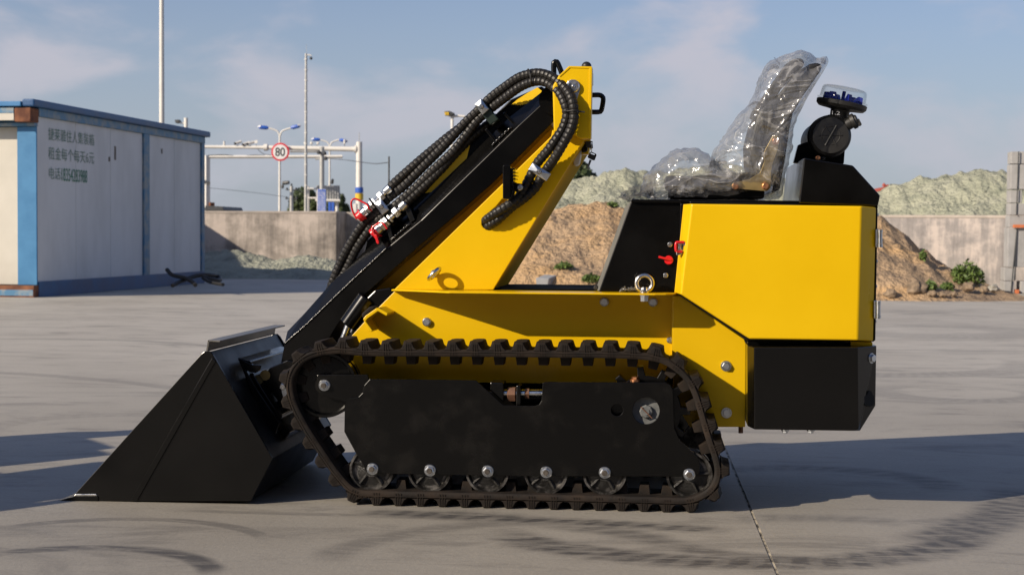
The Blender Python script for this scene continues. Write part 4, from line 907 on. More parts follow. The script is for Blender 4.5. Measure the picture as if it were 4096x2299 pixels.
# ---------------------------------------------------------------- tower
TY = 0.205
slot = [(1927, 888), (1932, 878), (1948, 858), (1985, 826), (2010, 796), (2030, 800), (2036, 820), (2020, 840), (1978, 898), (1965, 912), (1948, 918), (1935, 912), (1927, 900)]
brace = plate('tower_side_plate', [(1575, 1159), (1973, 1159), (2338, 562), (2345, 545), (2209, 520), (2205, 545)], TY, TY + 0.010, YEL, ldr, 0.004, holes=[slot], seg=3)
mirror(brace)
plate('tower_head_back', [(2240, 300), (2360, 275), (2358, 552), (2300, 545), (2225, 525)], TY + 0.0105, TY + 0.12, YEL, ldr, 0.003)
head = plate('tower_head', [(2210, 345), (2234, 304), (2275, 264), (2369, 266), (2364, 556), (2322, 556), (2300, 540), (2215, 528)], TY - 0.055, TY - 0.001, YEL, ldr, 0.005, seg=3)
rim = plate('weld_bead', [(2276, 265), (2368, 267), (2363, 555), (2353, 555), (2357, 275), (2280, 272), (2240, 308), (2234, 304)], TY - 0.0575, TY - 0.0545, YEL, head, 0.001)
# folded back sheet joining both sides
a0 = [P(1973, 1159, TY), P(2000, 1112, TY), P(2334, 566, TY)]
def backsheet(name, pts, off, y0, y1, mat, par):
    lo = [Vector((p.x, y0, p.z)) for p in pts] + [Vector((p.x - off, y0, p.z)) for p in reversed(pts)]
    hi = [Vector((p.x, y1, p.z)) for p in lo]
    return bevel(mesh_obj(name, finish(prism_bm(lo, hi), name), mat, par), 0.0015)
backsheet('tower_back_sheet', a0, 0.008, TY + 0.011, LW - TY - 0.011, YELB, ldr)
inner = plate('tower_inner_web', [(1500, 1195), (1570, 1165), (1960, 1165), (2230, 720), (2230, 520), (2190, 500), (1990, 720), (1700, 985), (1545, 1115), (1440, 1215), (1470, 1215)], 0.40, 0.41, YEL, ldr, 0.001)
mirror(inner)
# pivot pin with keeper plate
pin = plate('pin_keeper', [(2267, 335), (2272, 325), (2284, 319), (2300, 319), (2312, 326), (2320, 340), (2320, 360), (2306, 402), (2295, 420), (2282, 410), (2278, 370), (2268, 350)], TY - 0.061, TY - 0.056, ZINC, head, 0.001)
lathe('pivot_pin', P(2294, 347, TY - 0.06), (0, -1, 0), [(0, 0.020), (0.006, 0.020), (0.009, 0.017), (0.009, 0.006), (0.012, 0.005), (0.014, 0.002)], STEEL, head, 28)
# eye bolt on the plate
c = P(1737, 1093, TY - 0.036); ringc = []
d_ = Vector((0.70, -0.35, 0.62)).normalized()
n_ = Vector((0.78, 0.22, -0.60)).normalized(); a_, b_, _ = frame(n_)
def torus(name, c, nrm, R_, r_, mat, parent, n1=40, n2=14):
    a, b, d = frame(nrm); bm = bmesh.new(); rr = []
    for i in range(n1):
        t = 2 * math.pi * i / n1; e = a * math.cos(t) + b * math.sin(t)
        rr.append([bm.verts.new(Vector(c) + e * (R_ + r_ * math.cos(2 * math.pi * k / n2)) + d * r_ * math.sin(2 * math.pi * k / n2)) for k in range(n2)])
    for i in range(n1):
        for k in range(n2): bm.faces.new((rr[i][k], rr[i][(k + 1) % n2], rr[(i + 1) % n1][(k + 1) % n2], rr[(i + 1) % n1][k]))
    return mesh_obj(name, finish(bm, name, True, 180), mat, parent)
eye = lathe('eye_bolt', P(1737, 1093, TY), (0, -1, 0), [(0, 0.012), (0.004, 0.012), (0.008, 0.008), (0.016, 0.008)], STEEL, ldr, 20)
torus('lifting_ring', P(1737, 1095, TY - 0.040), (0.70, -0.06, -0.71), 0.0250, 0.0068, STEEL, eye)
eye2 = lathe('eye_bolt', Vector((P(2578, 1160, 0.11).x, 0.11, zf)), (0, 0, 1), [(0, 0.016), (0.006, 0.016), (0.010, 0.012), (0.018, 0.011)], STEEL, ldr, 20)
torus('lifting_ring', P(2578, 1133, 0.11), (0.05, -1, 0), 0.0255, 0.0075, STEEL, eye2)
p_ = Vector((P(2578, 1180, 0.11).x, 0.11, zf - 0.0052)); lathe('lock_nut', p_, (0, 0, -1), [(0, 0.017), (0.004, 0.017), (0.0045, 0.014), (0.022, 0.014)], ZINC, eye2, 6, 20)
# handles, lever knob
tube('grab_handle', [P(2367, 381, 0.30), P(2398, 381, 0.30), P(2410, 388, 0.30), P(2413, 400, 0.30), P(2406, 440, 0.30), P(2397, 448, 0.30), P(2366, 449, 0.30)], 0.0085, BLK, ldr, 0.006, 14)
tube('grab_handle', [P(2216, 320, 0.62), P(2215, 260, 0.62), P(2219, 249, 0.62), P(2228, 249, 0.62), P(2238, 270, 0.62), P(2262, 330, 0.62)], 0.0098, BLK, ldr, 0.006, 14)
lev = rod('control_lever', P(2346, 300, 0.36), P(2346, 262, 0.36), 0.007, BLK, ldr, 12)
lathe('knob', P(2346, 266, 0.36), (0, 0, 1), [(-0.012, 0.010), (-0.006, 0.0155), (0.0, 0.0170), (0.006, 0.0158), (0.011, 0.0122), (0.0145, 0.007), (0.016, 0.001)], PLA, lev, 24, 60)
plate('lever_panel', [(2216, 305), (2366, 275), (2366, 330), (2216, 360)], 0.262, 0.40, YEL, ldr, 0.004)
# ignition box and keys under the tower head
ign = plate('switch_box', [(2330, 558), (2362, 558), (2354, 617), (2326, 617), (2318, 600)], 0.33, 0.40, YEL, ldr, 0.002)
plate('key_switch', [(2322, 580), (2340, 565), (2350, 572), (2350, 605), (2330, 612)], 0.30, 0.329, BLK, ign, 0.003)
k1 = plate('key', [(2342, 566), (2350, 565), (2370, 565), (2372, 594), (2362, 593), (2345, 590)], 0.27, 0.274, PLA, ldr, 0.001, holes=[[(2363, 570), (2369, 570), (2369, 582), (2364, 580)]])
tube('key_ring', [P(2366, 572, 0.272), P(2367, 590, 0.270), P(2366, 612, 0.272)], 0.0013, STEEL, k1, 0.004, 8)
k2 = plate('key', [(2361, 608), (2366, 607), (2385, 616), (2386, 622), (2379, 641), (2372, 642), (2352, 632), (2350, 627)], 0.268, 0.273, PLA, ldr, 0.001, holes=[[(2363, 611), (2380, 617), (2378, 621), (2362, 615)]])
plate('key_blade', [(2358, 638), (2367, 641), (2353, 676), (2350, 678), (2349, 668)], 0.2695, 0.2715, STEEL, k2, 0.0003)
plate('reservoir_cap', [(2292, 640), (2312, 612), (2326, 600), (2318, 640), (2315, 655), (2303, 663), (2295, 660)], 0.30, 0.38, CYLW, ldr, 0.004)
# work light
wl = plate('work_light', [(2011, 664), (2014, 661), (2038, 661), (2042, 666), (2042, 792), (2038, 796), (2014, 796), (2011, 793)], 0.06, 0.155, BLK, ldr, 0.003)
for k in range(7):
    yy = 672 + k * 13; xw = (2060, 2064, 2065, 2063, 2058, 2054, 2050)[k]
    plate('cooling_fin', [(2042, yy), (xw, yy + 2), (xw, yy + 6), (2042, yy + 7)], 0.065, 0.150, BLK, wl, 0.001)
plate('lamp_back', [(2042, 672), (2052, 676), (2054, 760), (2046, 790), (2042, 792)], 0.07, 0.145, BLK, wl, 0.003)
plate('light_bracket', [(2050, 730), (2092, 736), (2086, 756), (2070, 772), (2052, 760)], 0.10, TY, BLK, wl, 0.003); bolt(2080, 750, 0.098, wl, SMALL, 0.6, STEEL)

# ---------------------------------------------------------------- boom
BY = 0.285
lowpts = [(1138, 1374), (1240, 1283), (1377, 1151), (1548, 991), (1684, 880), (2074, 501), (2222, 364), (2222, 480), (1974, 731), (1829, 858), (1684, 978), (1539, 1109), (1413, 1217), (1350, 1300), (1290, 1400), (1230, 1490), (1150, 1530), (1118, 1480)]
boom = plate('boom', lowpts, BY, 0.615, BLK, ldr, 0.003)
# bevelled top fold, wider towards the tower
topl = [(1138, 1374), (1240, 1283), (1377, 1151), (1548, 991), (1684, 880), (2074, 501), (2218, 368)]
off = [(12, -50), (-20, -32), (-28, -46), (-36, -34), (-34, -40), (-30, -36), (-20, -24)]
a = [P(x, y, BY + 0.001) for x, y in topl]; b = []
for (x, y), (dx, dy) in zip(topl, off):
    q_ = P(x + dx, y + dy, BY + 0.045); b.append(q_)
bm = bmesh.new(); va = [bm.verts.new(p) for p in a]; vb = [bm.verts.new(p) for p in b]; vc = [bm.verts.new(Vector((p.x, 0.57, p.z))) for p in b]; vd = [bm.verts.new(Vector((p.x, 0.614, p.z))) for p in a]
for r0, r1 in ((va, vb), (vb, vc), (vc, vd), (vd, va)):
    for i in range(len(r0) - 1): bm.faces.new((r0[i], r0[i + 1], r1[i + 1], r1[i]))
bm.faces.new((va[0], vb[0], vc[0], vd[0])); bm.faces.new((va[-1], vb[-1], vc[-1], vd[-1]))
mesh_obj('boom_top_fold', finish(bm, 'boom_top_fold'), BLK, ldr)
# weld bead along the fold: lumpy and shiny
GLOSS = surf('glossy_black_paint', (0.006, 0.006, 0.006), (0.010, 0.010, 0.010), 20, 0.2, 0.05, bump=0.001, bscale=160)
wp = catmull([P(x, y, BY - 0.001) for x, y in topl[:4]], 0.004)
mesh_obj('weld_bead', finish(sweep_bm(wp, lambda i: 0.0032 * (1 + 0.35 * math.sin(i * 1.1) * noise.noise((i * 0.2, 1, 5))), 8), 'weld_bead', True, 180), GLOSS, boom)
for (p0, p1) in [((1572, 968), (1645, 905)), ((1975, 590), (2052, 518))]:
    wp = [P(p0[0] + (p1[0] - p0[0]) * k / 40 - 8 + 3 * math.sin(k), p0[1] + (p1[1] - p0[1]) * k / 40 - 8, BY + 0.006) for k in range(41)]
    mesh_obj('weld_bead', finish(sweep_bm(wp, lambda i: 0.004 * (1 + 0.4 * noise.noise((i * 0.9, 2, p0[0]))), 8), 'weld_bead', True, 180), GLOSS, boom)
# raised spine with decals, behind the hoses
SY = 0.345
spine = plate('boom_spine', [(1447, 1060), (1467, 963), (1700, 745), (1850, 590), (2040, 400), (2165, 345), (2216, 380), (2216, 430), (1600, 1010)], SY, 0.555, BLK, ldr, 0.004)
plate('decal', [(1701, 772), (1790, 672), (1882, 574), (1858, 667), (1757, 765)], SY - 0.0012, SY - 0.0002, DECAL, spine, 0)
arcp = [(2046, 418), (2058, 420), (2085, 421), (2115, 415), (2140, 403), (2160, 390), (2186, 380), (2150, 350), (2110, 372), (2070, 398)]
plate('decal', arcp, SY - 0.0012, SY - 0.0002, DECAL, spine, 0)
for (pp) in ([(1938, 520), (1948, 512), (2000, 575), (1990, 583)], [(2010, 455), (2019, 447), (2068, 500), (2060, 508)]):
    plate('cross_rib', pp, BY + 0.02, SY, BLK, boom, 0.002)
plate('hose_bracket', [(1540, 890), (1556, 884), (1575, 960), (1560, 966)], BY + 0.005, SY, GLOSS, boom, 0.002); plate('hose_bracket', [(1620, 840), (1640, 830), (1660, 880), (1642, 890)], BY + 0.005, SY, GLOSS, boom, 0.002)
lathe('pivot_boss', P(2215, 400, 0.27), (0, 1, 0), [(0, 0.05), (0.36, 0.05)], BLK, boom, 28)

# ---------------------------------------------------------------- hoses
def path3(l): return [P(x, y, Y) for x, y, Y in l]
HR = 0.0158
hose('hydraulic_hose', path3([(1300, 1215, .36), (1323, 1155, .35), (1335, 1116, .345), (1362, 1050, .34), (1387, 1000, .335), (1412, 957, .33), (1440, 912, .325), (1472, 875, .32), (1507, 847, .315), (1545, 800, .31), (1618, 742, .31), (1696, 664, .31), (1770, 590, .31), (1822, 534, .31), (1862, 490, .31), (1905, 450, .30), (1960, 394, .29), (2020, 348, .27), (2075, 311, .245), (2125, 296, .22), (2162, 294, .20), (2200, 305, .18), (2233, 327, .165), (2263, 356, .145), (2283, 387, .125), (2294, 425, .118), (2296, 465, .118), (2287, 507, .118), (2267, 550, .118), (2240, 598, .125), (2214, 640, .14), (2185, 680, .165), (2160, 718, .172), (2140, 752, .175), (2100, 790, .178), (2045, 830, .18), (1990, 880, .186), (1955, 903, .21), (1942, 912, .24)]), HR, ldr)
hose('hydraulic_hose', path3([(1318, 1220, .36), (1340, 1160, .35), (1360, 1126, .345), (1391, 1068, .34), (1420, 1007, .335), (1442, 970, .33), (1470, 930, .325), (1495, 895, .32), (1525, 870, .315), (1570, 832, .31), (1657, 757, .31), (1730, 684, .31), (1808, 611, .31), (1856, 553, .31), (1906, 487, .305), (1948, 447, .30), (1980, 422, .29), (2020, 392, .27), (2075, 352, .245), (2120, 331, .22), (2160, 325, .20), (2195, 335, .185), (2222, 356, .165), (2245, 383, .15), (2260, 417, .140), (2267, 445, .138), (2265, 475, .138), (2250, 517, .138), (2227, 553, .138), (2195, 598, .145), (2172, 625, .155), (2148, 655, .165), (2124, 700, .172), (2103, 742, .175), (2082, 780, .178), (2040, 816, .165), (1990, 848, .17), (1950, 876, .20), (1932, 890, .24)]), HR, ldr)
hose('hydraulic_hose', path3([(1562, 748, .31), (1575, 735, .31), (1620, 694, .31), (1682, 640, .315), (1745, 587, .32), (1790, 550, .325), (1830, 520, .335), (1880, 480, .34), (1930, 450, .35)]), HR, ldr)
hose('hydraulic_hose', path3([(1622, 815, .31), (1630, 806, .31), (1696, 745, .31), (1760, 682, .315), (1818, 618, .32), (1875, 560, .33), (1930, 515, .34), (1990, 470, .36)]), HR, ldr)
hose('hydraulic_hose', path3([(2120, 745, .188), (2090, 790, .19), (2060, 815, .192), (2010, 850, .195), (1975, 880, .205), (1962, 892, .24)]), HR * 0.95, ldr)
def clamp(quad, Y, depth, label=None, block=None, par=ldr, tilt=0.006):
    a = [P(x, y, Y) for x, y in quad]; c = sum(a, Vector()) / 4
    bm = bmesh.new(); va = [bm.verts.new(p) for p in a]; vb = [bm.verts.new(p + Vector((0, depth, 0))) for p in a]; inn = [bm.verts.new(p.lerp(c, 0.72) + Vector((0, -tilt, 0))) for p in a]
    for i in range(4):
        j = (i + 1) % 4; bm.faces.new((va[i], va[j], vb[j], vb[i])); bm.faces.new((va[i], va[j], inn[j], inn[i]))
    bm.faces.new(inn); bm.faces.new(vb)
    o = bevel(mesh_obj('hose_clamp', finish(bm, 'hose_clamp'), ZINC, par), 0.0012)
    bolt(0, 0, 0, o, HEXB, 0.50, STEEL, at=c + Vector((0, -tilt, 0)))
    if block:
        k = plate('clamp_block', block, Y + depth + 0.001, Y + depth + 0.06, GREEN, o, 0.003)
    return o
clamp([(1897, 418), (1924, 395), (1956, 437), (1930, 461)], 0.262, 0.012, block=[(1900, 425), (1930, 400), (1995, 478), (1962, 500)])
clamp([(1495, 815), (1524, 794), (1556, 839), (1529, 861)], 0.272, 0.012, block=[(1498, 822), (1526, 800), (1572, 855), (1548, 880)])
clamp([(2112, 680), (2131, 651), (2204, 696), (2185, 725)], 0.135, 0.012, block=[(2118, 678), (2131, 656), (2198, 698), (2183, 720)])
# cable ties
def tie(pts, tail):
    o = tube('cable_tie', path3(pts), 0.0022, PLA, ldr, 0.004, 8); tube('tie_tail', path3(tail), 0.0028, PLA, o, 0.004, 6, False)
tie([(2120, 290, .195), (2121, 300, .188), (2124, 325, .19), (2125, 342, .21)], [(2121, 288, .20), (2111, 276, .20)])
tie([(2253, 446, .125), (2270, 444, .108), (2300, 443, .10), (2312, 446, .12)], [(2311, 446, .12), (2339, 449, .12)])
# quick couplings with red dust caps
def fitting(p, q, Y, segs):
    p, q = P(*p, Y), P(*q, Y); d = q - p; root = None
    for (t0, t1, r_, n, mat, nm) in segs:
        prof = [(0, r_ * 0.88), (d.length * (t1 - t0) * 0.12, r_), (d.length * (t1 - t0) * 0.88, r_), (d.length * (t1 - t0), r_ * 0.88)]
        o = lathe(nm, p + d * t0, d, prof, mat, root or ldr, n, 25)
        root = root or o
    return root
sg = [(0.0, 0.17, 0.0150, 20, ZINC, 'quick_coupling'), (0.16, 0.26, 0.0085, 14, STEEL, 'stem'), (0.22, 0.36, 0.0165, 6, ZINC, 'hex_nut'), (0.36, 0.46, 0.0095, 14, STEEL, 'stem'), (0.45, 0.50, 0.016, 6, ZINC, 'lock_nut'), (0.505, 0.535, 0.024, 4, BLK, 'mount_plate'), (0.54, 0.60, 0.016, 6, ZINC, 'lock_nut'),
      (0.60, 0.75, 0.0175, 6, STEEL, 'hex_nut'), (0.75, 0.88, 0.0165, 20, ZINC, 'coupling_body'), (0.86, 0.885, 0.0225, 24, RED, 'cap_flange'), (0.885, 1.0, 0.0185, 24, RED, 'dust_cap')]
f1 = fitting((1562, 750), (1432, 872), 0.295, sg)
tube('cap_strap', path3([(1428, 876, .29), (1413, 850, .285), (1405, 818, .28), (1409, 800, .28), (1424, 796, .28), (1450, 808, .278), (1468, 818, .276), (1476, 834, .276), (1486, 842, .29)]), 0.0033, RED, f1, 0.005, 10)
f2 = fitting((1624, 813), (1490, 940), 0.29, [(a_, b_, r_ * 1.12, n_2, m_, nn) for a_, b_, r_, n_2, m_, nn in sg])
tube('cap_strap', path3([(1548, 915, .265), (1537, 898, .262), (1523, 889, .262), (1508, 897, .262), (1493, 907, .264), (1488, 918, .262), (1495, 935, .258), (1505, 955, .256), (1514, 974, .258)]), 0.0035, RED, f2, 0.005, 10)
plate('cap_tab', [(1498, 938), (1507, 938), (1517, 972), (1512, 977), (1505, 972)], 0.253, 0.262, RED, f2, 0.002)

# ---------------------------------------------------------------- console, body, doors, counterweight
CYN = 0.165
cons = plate('console', [(2528, 800), (2760, 808), (2712, 1170), (2396, 1166)], CYN, LW - CYN, BLK, ldr, 0.002)
a = [P(2527, 801, CYN + 0.001), P(2396, 1164, CYN + 0.001)]; b = [P(2500, 828, CYN + 0.028), P(2382, 1160, CYN + 0.028)]
bm = bmesh.new(); v0 = [bm.verts.new(p) for p in (a[0], a[1], b[1], b[0])]; v1 = [bm.verts.new(Vector((p.x, LW - p.y, p.z))) for p in (a[0], a[1], b[1], b[0])]
bm.faces.new(v0); bm.faces.new(v1)
for i in range(4): bm.faces.new((v0[i], v0[(i + 1) % 4], v1[(i + 1) % 4], v1[i]))
bevel(mesh_obj('console_front', finish(bm, 'console_front'), surf('sunlit_grey_black_paint', (0.10, 0.10, 0.096), (0.17, 0.17, 0.16), 5, 0.4, 0.05), ldr), 0.002)  # front strip of the black console, sunlight put into a lighter grey
for (x, y) in [(2680, 978), (2663, 1101)]: bolt(x, y, CYN, cons, SMALL, 0.55, STEEL)
lathe('plug', P(2703, 848, CYN), (0, -1, 0), [(0, 0.008), (0.0015, 0.0075)], BLK, cons, 16); bolt(2384, 1150, 0.185, cons, SMALL, 0.5, PLA)
rl_ = lathe('fuel_lever', P(2675, 1040, CYN), (0, -1, 0), [(0, 0.0145), (0.010, 0.0145), (0.013, 0.0125)], RED, cons, 24)
tube('lever_arm', path3([(2685, 1040, .153), (2660, 1034, .148), (2634, 1027, .146)]), 0.0042, RED, rl_, 0.005, 10)
lathe('breather', P(2578, 1130, CYN), (0, -1, 0), [(0, 0.034), (0.006, 0.032), (0.012, 0.02), (0.012, 0.004)], BLK, cons, 24)
deck = plate('seat_deck', [(2524, 797), (3205, 803), (3205, 813), (2760, 812), (2524, 808)], 0.15, LW - 0.15, BLK, ldr, 0.002)
deck2 = plate('rear_deck', [(2760, 806), (3512, 822), (3511, 834), (2760, 824)], 0.11, LW - 0.11, BLK, ldr, 0.002)
eng = plate('engine_housing', [(2722, 815), (3506, 832), (3496, 1366), (2992, 1362), (2712, 1178)], 0.125, LW - 0.125, BLK, ldr, 0.002)
DY = 0.035
def door(name, near, front, rear, yfr, yre, y1, mat):
    """sheet door with a folded front edge and a rear chamfer: near = face outline, front / rear = outer fold lines"""
    pass
# engine side door: face polygon plus folds, as one shell with real depth
nf = [(2766, 815), (3446, 824), (3431, 1362), (2999, 1356), (2722, 1177)]
N0 = [P(x, y, DY) for x, y in nf]
fr = [P(2736, 817, DY + 0.055), P(2703, 1171, DY + 0.055)]; re = [P(3505, 830, DY + 0.062), P(3493, 1365, DY + 0.062)]
YE = 0.124
def V(p, y): return Vector((p.x, y, p.z))
# outline going round the depth: front back edge, front fold, face, rear fold, rear back edge
bm = bmesh.new(); mk = lambda p: bm.verts.new(p)
f_tb, f_bb = mk(V(fr[0], YE)), mk(V(fr[1], YE)); f_t, f_b = mk(fr[0]), mk(fr[1]); n0, n1, n2, n3, n4 = [mk(p) for p in N0]; r_t, r_b = mk(re[0]), mk(re[1]); r_tb, r_bb = mk(V(re[0], YE)), mk(V(re[1], YE))
b1, b2, b3, b4, b5 = mk(V(N0[0], YE)), mk(V(N0[1], YE)), mk(V(N0[2], YE)), mk(V(N0[3], YE)), mk(V(N0[4], YE))
for f_ in [(n0, n1, n2, n3, n4), (f_t, n0, n4, f_b), (f_tb, f_t, f_b, f_bb), (n1, r_t, r_b, n2), (r_t, r_tb, r_bb, r_b), (f_t, f_tb, b1, n0), (n0, b1, b2, n1), (n1, b2, r_tb, r_t), (r_b, r_bb, b3, n2), (n2, b3, b4, n3), (n3, b4, b5, n4), (n4, b5, f_bb, f_b), (f_tb, f_bb, b5, b1), (b1, b5, b4, b3, b2), (b2, b3, r_bb, r_tb)]: bm.faces.new(f_)
edoor = bevel(mesh_obj('engine_door', finish(bm, 'engine_door'), YEL, ldr), 0.006, 4)
mirror(edoor)
seal = plate('door_frame_lip', [(2734, 817), (2742, 817), (2708, 1172), (2698, 1170)], DY + 0.075, 0.164, YEL, ldr, 0.002); mirror(seal)
plate('rear_door_edge', [(3500, 834), (3511, 834), (3502, 1360), (3494, 1366)], DY + 0.066, LW - DY - 0.066, BLK, ldr, 0.002)
for (y0) in (917, 1202):
    hx = 3503 if y0 == 917 else 3496
    h = plate('door_hinge', [(hx, y0), (hx + 12, y0 - 1), (hx + 12, y0 + 72), (hx, y0 + 72)], DY + 0.050, DY + 0.066, ZINC, ldr, 0.002)
    for (a_, b_) in ((2, 14), (15, 57), (58, 72)): rod('hinge_knuckle', P(hx + 17, y0 + a_, DY + 0.05), P(hx + 17, y0 + b_, DY + 0.05), 0.0085 if a_ != 15 else 0.0075, ZINC, h, 16)
for (y) in (860, 1045, 1145, 1285): bolt(0, 0, 0, edoor, SMALL, 0.35, at=P(3508 - (y - 860) * 0.02, y, DY + 0.09), d=(1, 0, 0))
# toggle latch
lat = plate('toggle_latch', [(2714, 970), (2742, 970), (2742, 1012), (2714, 1016)], 0.058, 0.066, STEEL, ldr, 0.002)
tube('latch_handle', path3([(2736, 969, .048), (2712, 969, .044), (2704, 974, .042), (2704, 1000, .042), (2710, 1006, .044), (2728, 1007, .05)]), 0.0048, RED, lat, 0.004, 10)
tube('latch_wire', path3([(2722, 975, .05), (2722, 1000, .05), (2735, 1003, .055)]), 0.0025, STEEL, lat, 0.004, 8); bolt(2741, 976, 0.052, lat, SMALL, 0.4, STEEL); plate('latch_hook', [(2704, 1008), (2730, 1010), (2728, 1016), (2712, 1022), (2705, 1020)], 0.05, 0.066, STEEL, lat, 0.002)
# counterweight
KY = 0.0
near_ = [P(3017, 1389, KY), P(3430, 1389, KY), P(3430, 1712, KY), P(3418, 1722, KY), P(3017, 1717, KY)]
rearc = [P(3506, 1382, KY + 0.085), P(3502, 1622, KY + 0.085), P(3440, 1722, KY + 0.03)]; frc = [P(2990, 1381, KY + 0.055), P(2990, 1704, KY + 0.055)]
bm = bmesh.new(); Yb = LW - 0.06
nn = [bm.verts.new(p) for p in near_]; rc = [bm.verts.new(p) for p in rearc]; fc = [bm.verts.new(p) for p in frc]
rb = [bm.verts.new(V(p, Yb)) for p in rearc]; fb = [bm.verts.new(V(p, Yb)) for p in frc]
for f_ in [nn, (nn[1], rc[0], rc[1], rc[2], nn[3], nn[2]), (fc[0], nn[0], nn[4], fc[1]), (rc[0], rb[0], rb[1], rc[1]), (rc[1], rb[1], rb[2], rc[2]), (fc[1], nn[4], nn[3], rc[2], rb[2], fb[1]), (fb[0], fc[0], fc[1], fb[1]), (fc[0], fb[0], rb[0], rc[0], nn[1], nn[0]), (fb[0], fb[1], rb[2], rb[1], rb[0])]: bm.faces.new(f_)
cwt = bevel(mesh_obj('counterweight', finish(bm, 'counterweight'), BLK, ldr), 0.003, 3)
bolt(0, 0, 0, cwt, HEXB, 0.95, at=P(3484, 1432, KY + 0.064), d=(0.70, -0.70, 0))
kp = [P(x, y, 0.06) for x, y in circ(3474, 1600, 20, 20)]
def onch(px, py):                                 # point on the rear chamfer plane
    d = ray(px, py); p0 = near_[1]; nrm = (rearc[0] - near_[1]).cross(near_[2] - near_[1]); return CAM + d * ((p0 - CAM).dot(nrm) / d.dot(nrm))
nrm = (rearc[0] - near_[1]).cross(near_[2] - near_[1]).normalized(); nrm = nrm if nrm.y < 0 else -nrm
kh = [(3455, 1588), (3458, 1582), (3466, 1580), (3471, 1566), (3476, 1561), (3482, 1563), (3487, 1570), (3490, 1581), (3496, 1582), (3496, 1612), (3490, 1622), (3480, 1624), (3478, 1626), (3474, 1622), (3460, 1620), (3455, 1612)]
a = [onch(x, y) + nrm * 0.0015 for x, y in kh]; b = [p - nrm * 0.003 for p in a]
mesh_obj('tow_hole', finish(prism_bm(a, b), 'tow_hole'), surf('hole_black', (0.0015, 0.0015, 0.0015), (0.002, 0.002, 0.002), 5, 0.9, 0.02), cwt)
for x in (3141, 3243): bolt(0, 0, 0, cwt, HEXB, 0.7, at=P(x, 1719, 0.05), d=(0, 0, -1))
plate('gap_plate', [(2990, 1366), (3490, 1370), (3490, 1384), (2990, 1384)], 0.13, LW - 0.13, BLK, ldr, 0.001); plate('gap_strip', [(3405, 1366), (3490, 1368), (3490, 1381), (3405, 1382)], 0.10, 0.128, YEL, ldr, 0.001)
# hood pedestal
HY = 0.09
hood = plate('hood', [(3216, 632), (3375, 656), (3412, 662), (3521, 782), (3512, 824), (3196, 812)], HY, LW - HY, BLK, ldr, 0.004)
ff = [P(3215, 633, HY + 0.001), P(3197, 812, HY + 0.001)]
# air cleaner, bracket, dust valve, pre-cleaner
AY = 0.30
ac = P(3322, 543, AY)
air = lathe('air_cleaner', Vector((ac.x, AY, ac.z)), (0, 1, 0), [(-0.012, 0.010), (-0.012, 0.030), (-0.010, 0.058), (-0.004, 0.062), (0.0, 0.066), (0.012, 0.069), (0.014, 0.0665), (0.05, 0.0665), (0.055, 0.0705), (0.075, 0.0705), (0.08, 0.067), (0.36, 0.067), (0.37, 0.055)], PLA, ldr, 56, 25)
for k in range(3):
    a_ = math.pi * (k / 3) + 0.02; d_ = Vector((math.cos(a_), 0, math.sin(a_)))
    wd = 0.0032 if k == 1 else 0.0018
    o = rod('cap_rib', Vector((ac.x, AY - 0.0125, ac.z)) - d_ * 0.037, Vector((ac.x, AY - 0.0125, ac.z)) + d_ * 0.037, wd, PLA, air, 6)
torus('cap_ring', (ac.x, AY - 0.0118, ac.z), (0, 1, 0), 0.030, 0.0014, PLA, air)
dvb = P(3385, 500, AY + 0.01); dvt = P(3430, 478, AY + 0.0)
dv_ = rod('dust_valve', dvb, dvt, 0.021, PLA, air, 24, 0.018, bev=0.002); lathe('valve_collar', P(3405, 490, AY + 0.006), dvt - dvb, [(0, 0.022), (0.002, 0.026), (0.014, 0.026), (0.016, 0.022)], PLA, dv_, 24)
plate('valve_tip', [(3416, 491), (3420, 482), (3436, 474), (3448, 498), (3444, 504), (3424, 503)], AY - 0.012, AY + 0.01, PLA, dv_, 0.002)
plate('cleaner_bracket', [(3192, 580), (3250, 560), (3380, 600), (3376, 655), (3335, 658), (3174, 652)], AY + 0.08, AY + 0.12, BLK, ldr, 0.003)
plate('cleaner_foot', [(3260, 628), (3300, 628), (3300, 640), (3260, 638)], AY - 0.01, AY + 0.05, BLK, ldr, 0.002); bolt(3272, 632, AY - 0.012, air, SMALL, 0.5, BRASS)
pcb = P(3350, 492, AY + 0.045); pax = Vector((0.205, -0.02, 1)).normalized()
pc = lathe('pre_cleaner', pcb, pax, [(-0.05, 0.033), (0.012, 0.036), (0.020, 0.036), (0.022, 0.030), (0.042, 0.032), (0.046, 0.055), (0.048, 0.075), (0.056, 0.083), (0.068, 0.084), (0.070, 0.080)], PLA, ldr, 48, 30)
torus('hose_band', pcb + pax * 0.002, pax, 0.0365, 0.0022, ZINC, pc)
text_mesh('1.2', SWH, 'stencil', pc, P(3328, 458, AY - 0.001), (1, 0, -0.1), (0, 0, 1), 0.026, 0.012)
CLR, t, b = newmat('clear_bowl_plastic')
tr = N(t, 'ShaderNodeBsdfTransparent'); tr.inputs['Color'].default_value = (0.93, 0.945, 0.95, 1); gl = N(t, 'ShaderNodeBsdfGlossy'); gl.inputs['Roughness'].default_value = 0.06
lw = N(t, 'ShaderNodeLayerWeight'); lw.inputs['Blend'].default_value = 0.10; mxs = N(t, 'ShaderNodeMixShader'); out = t.nodes['Material Output']
t.links.new(math_(t, 'MINIMUM', lw.outputs['Fresnel'], 0.22), mxs.inputs['Fac']); t.links.new(tr.outputs[0], mxs.inputs[1]); t.links.new(gl.outputs[0], mxs.inputs[2]); t.links.new(mxs.outputs[0], out.inputs['Surface'])
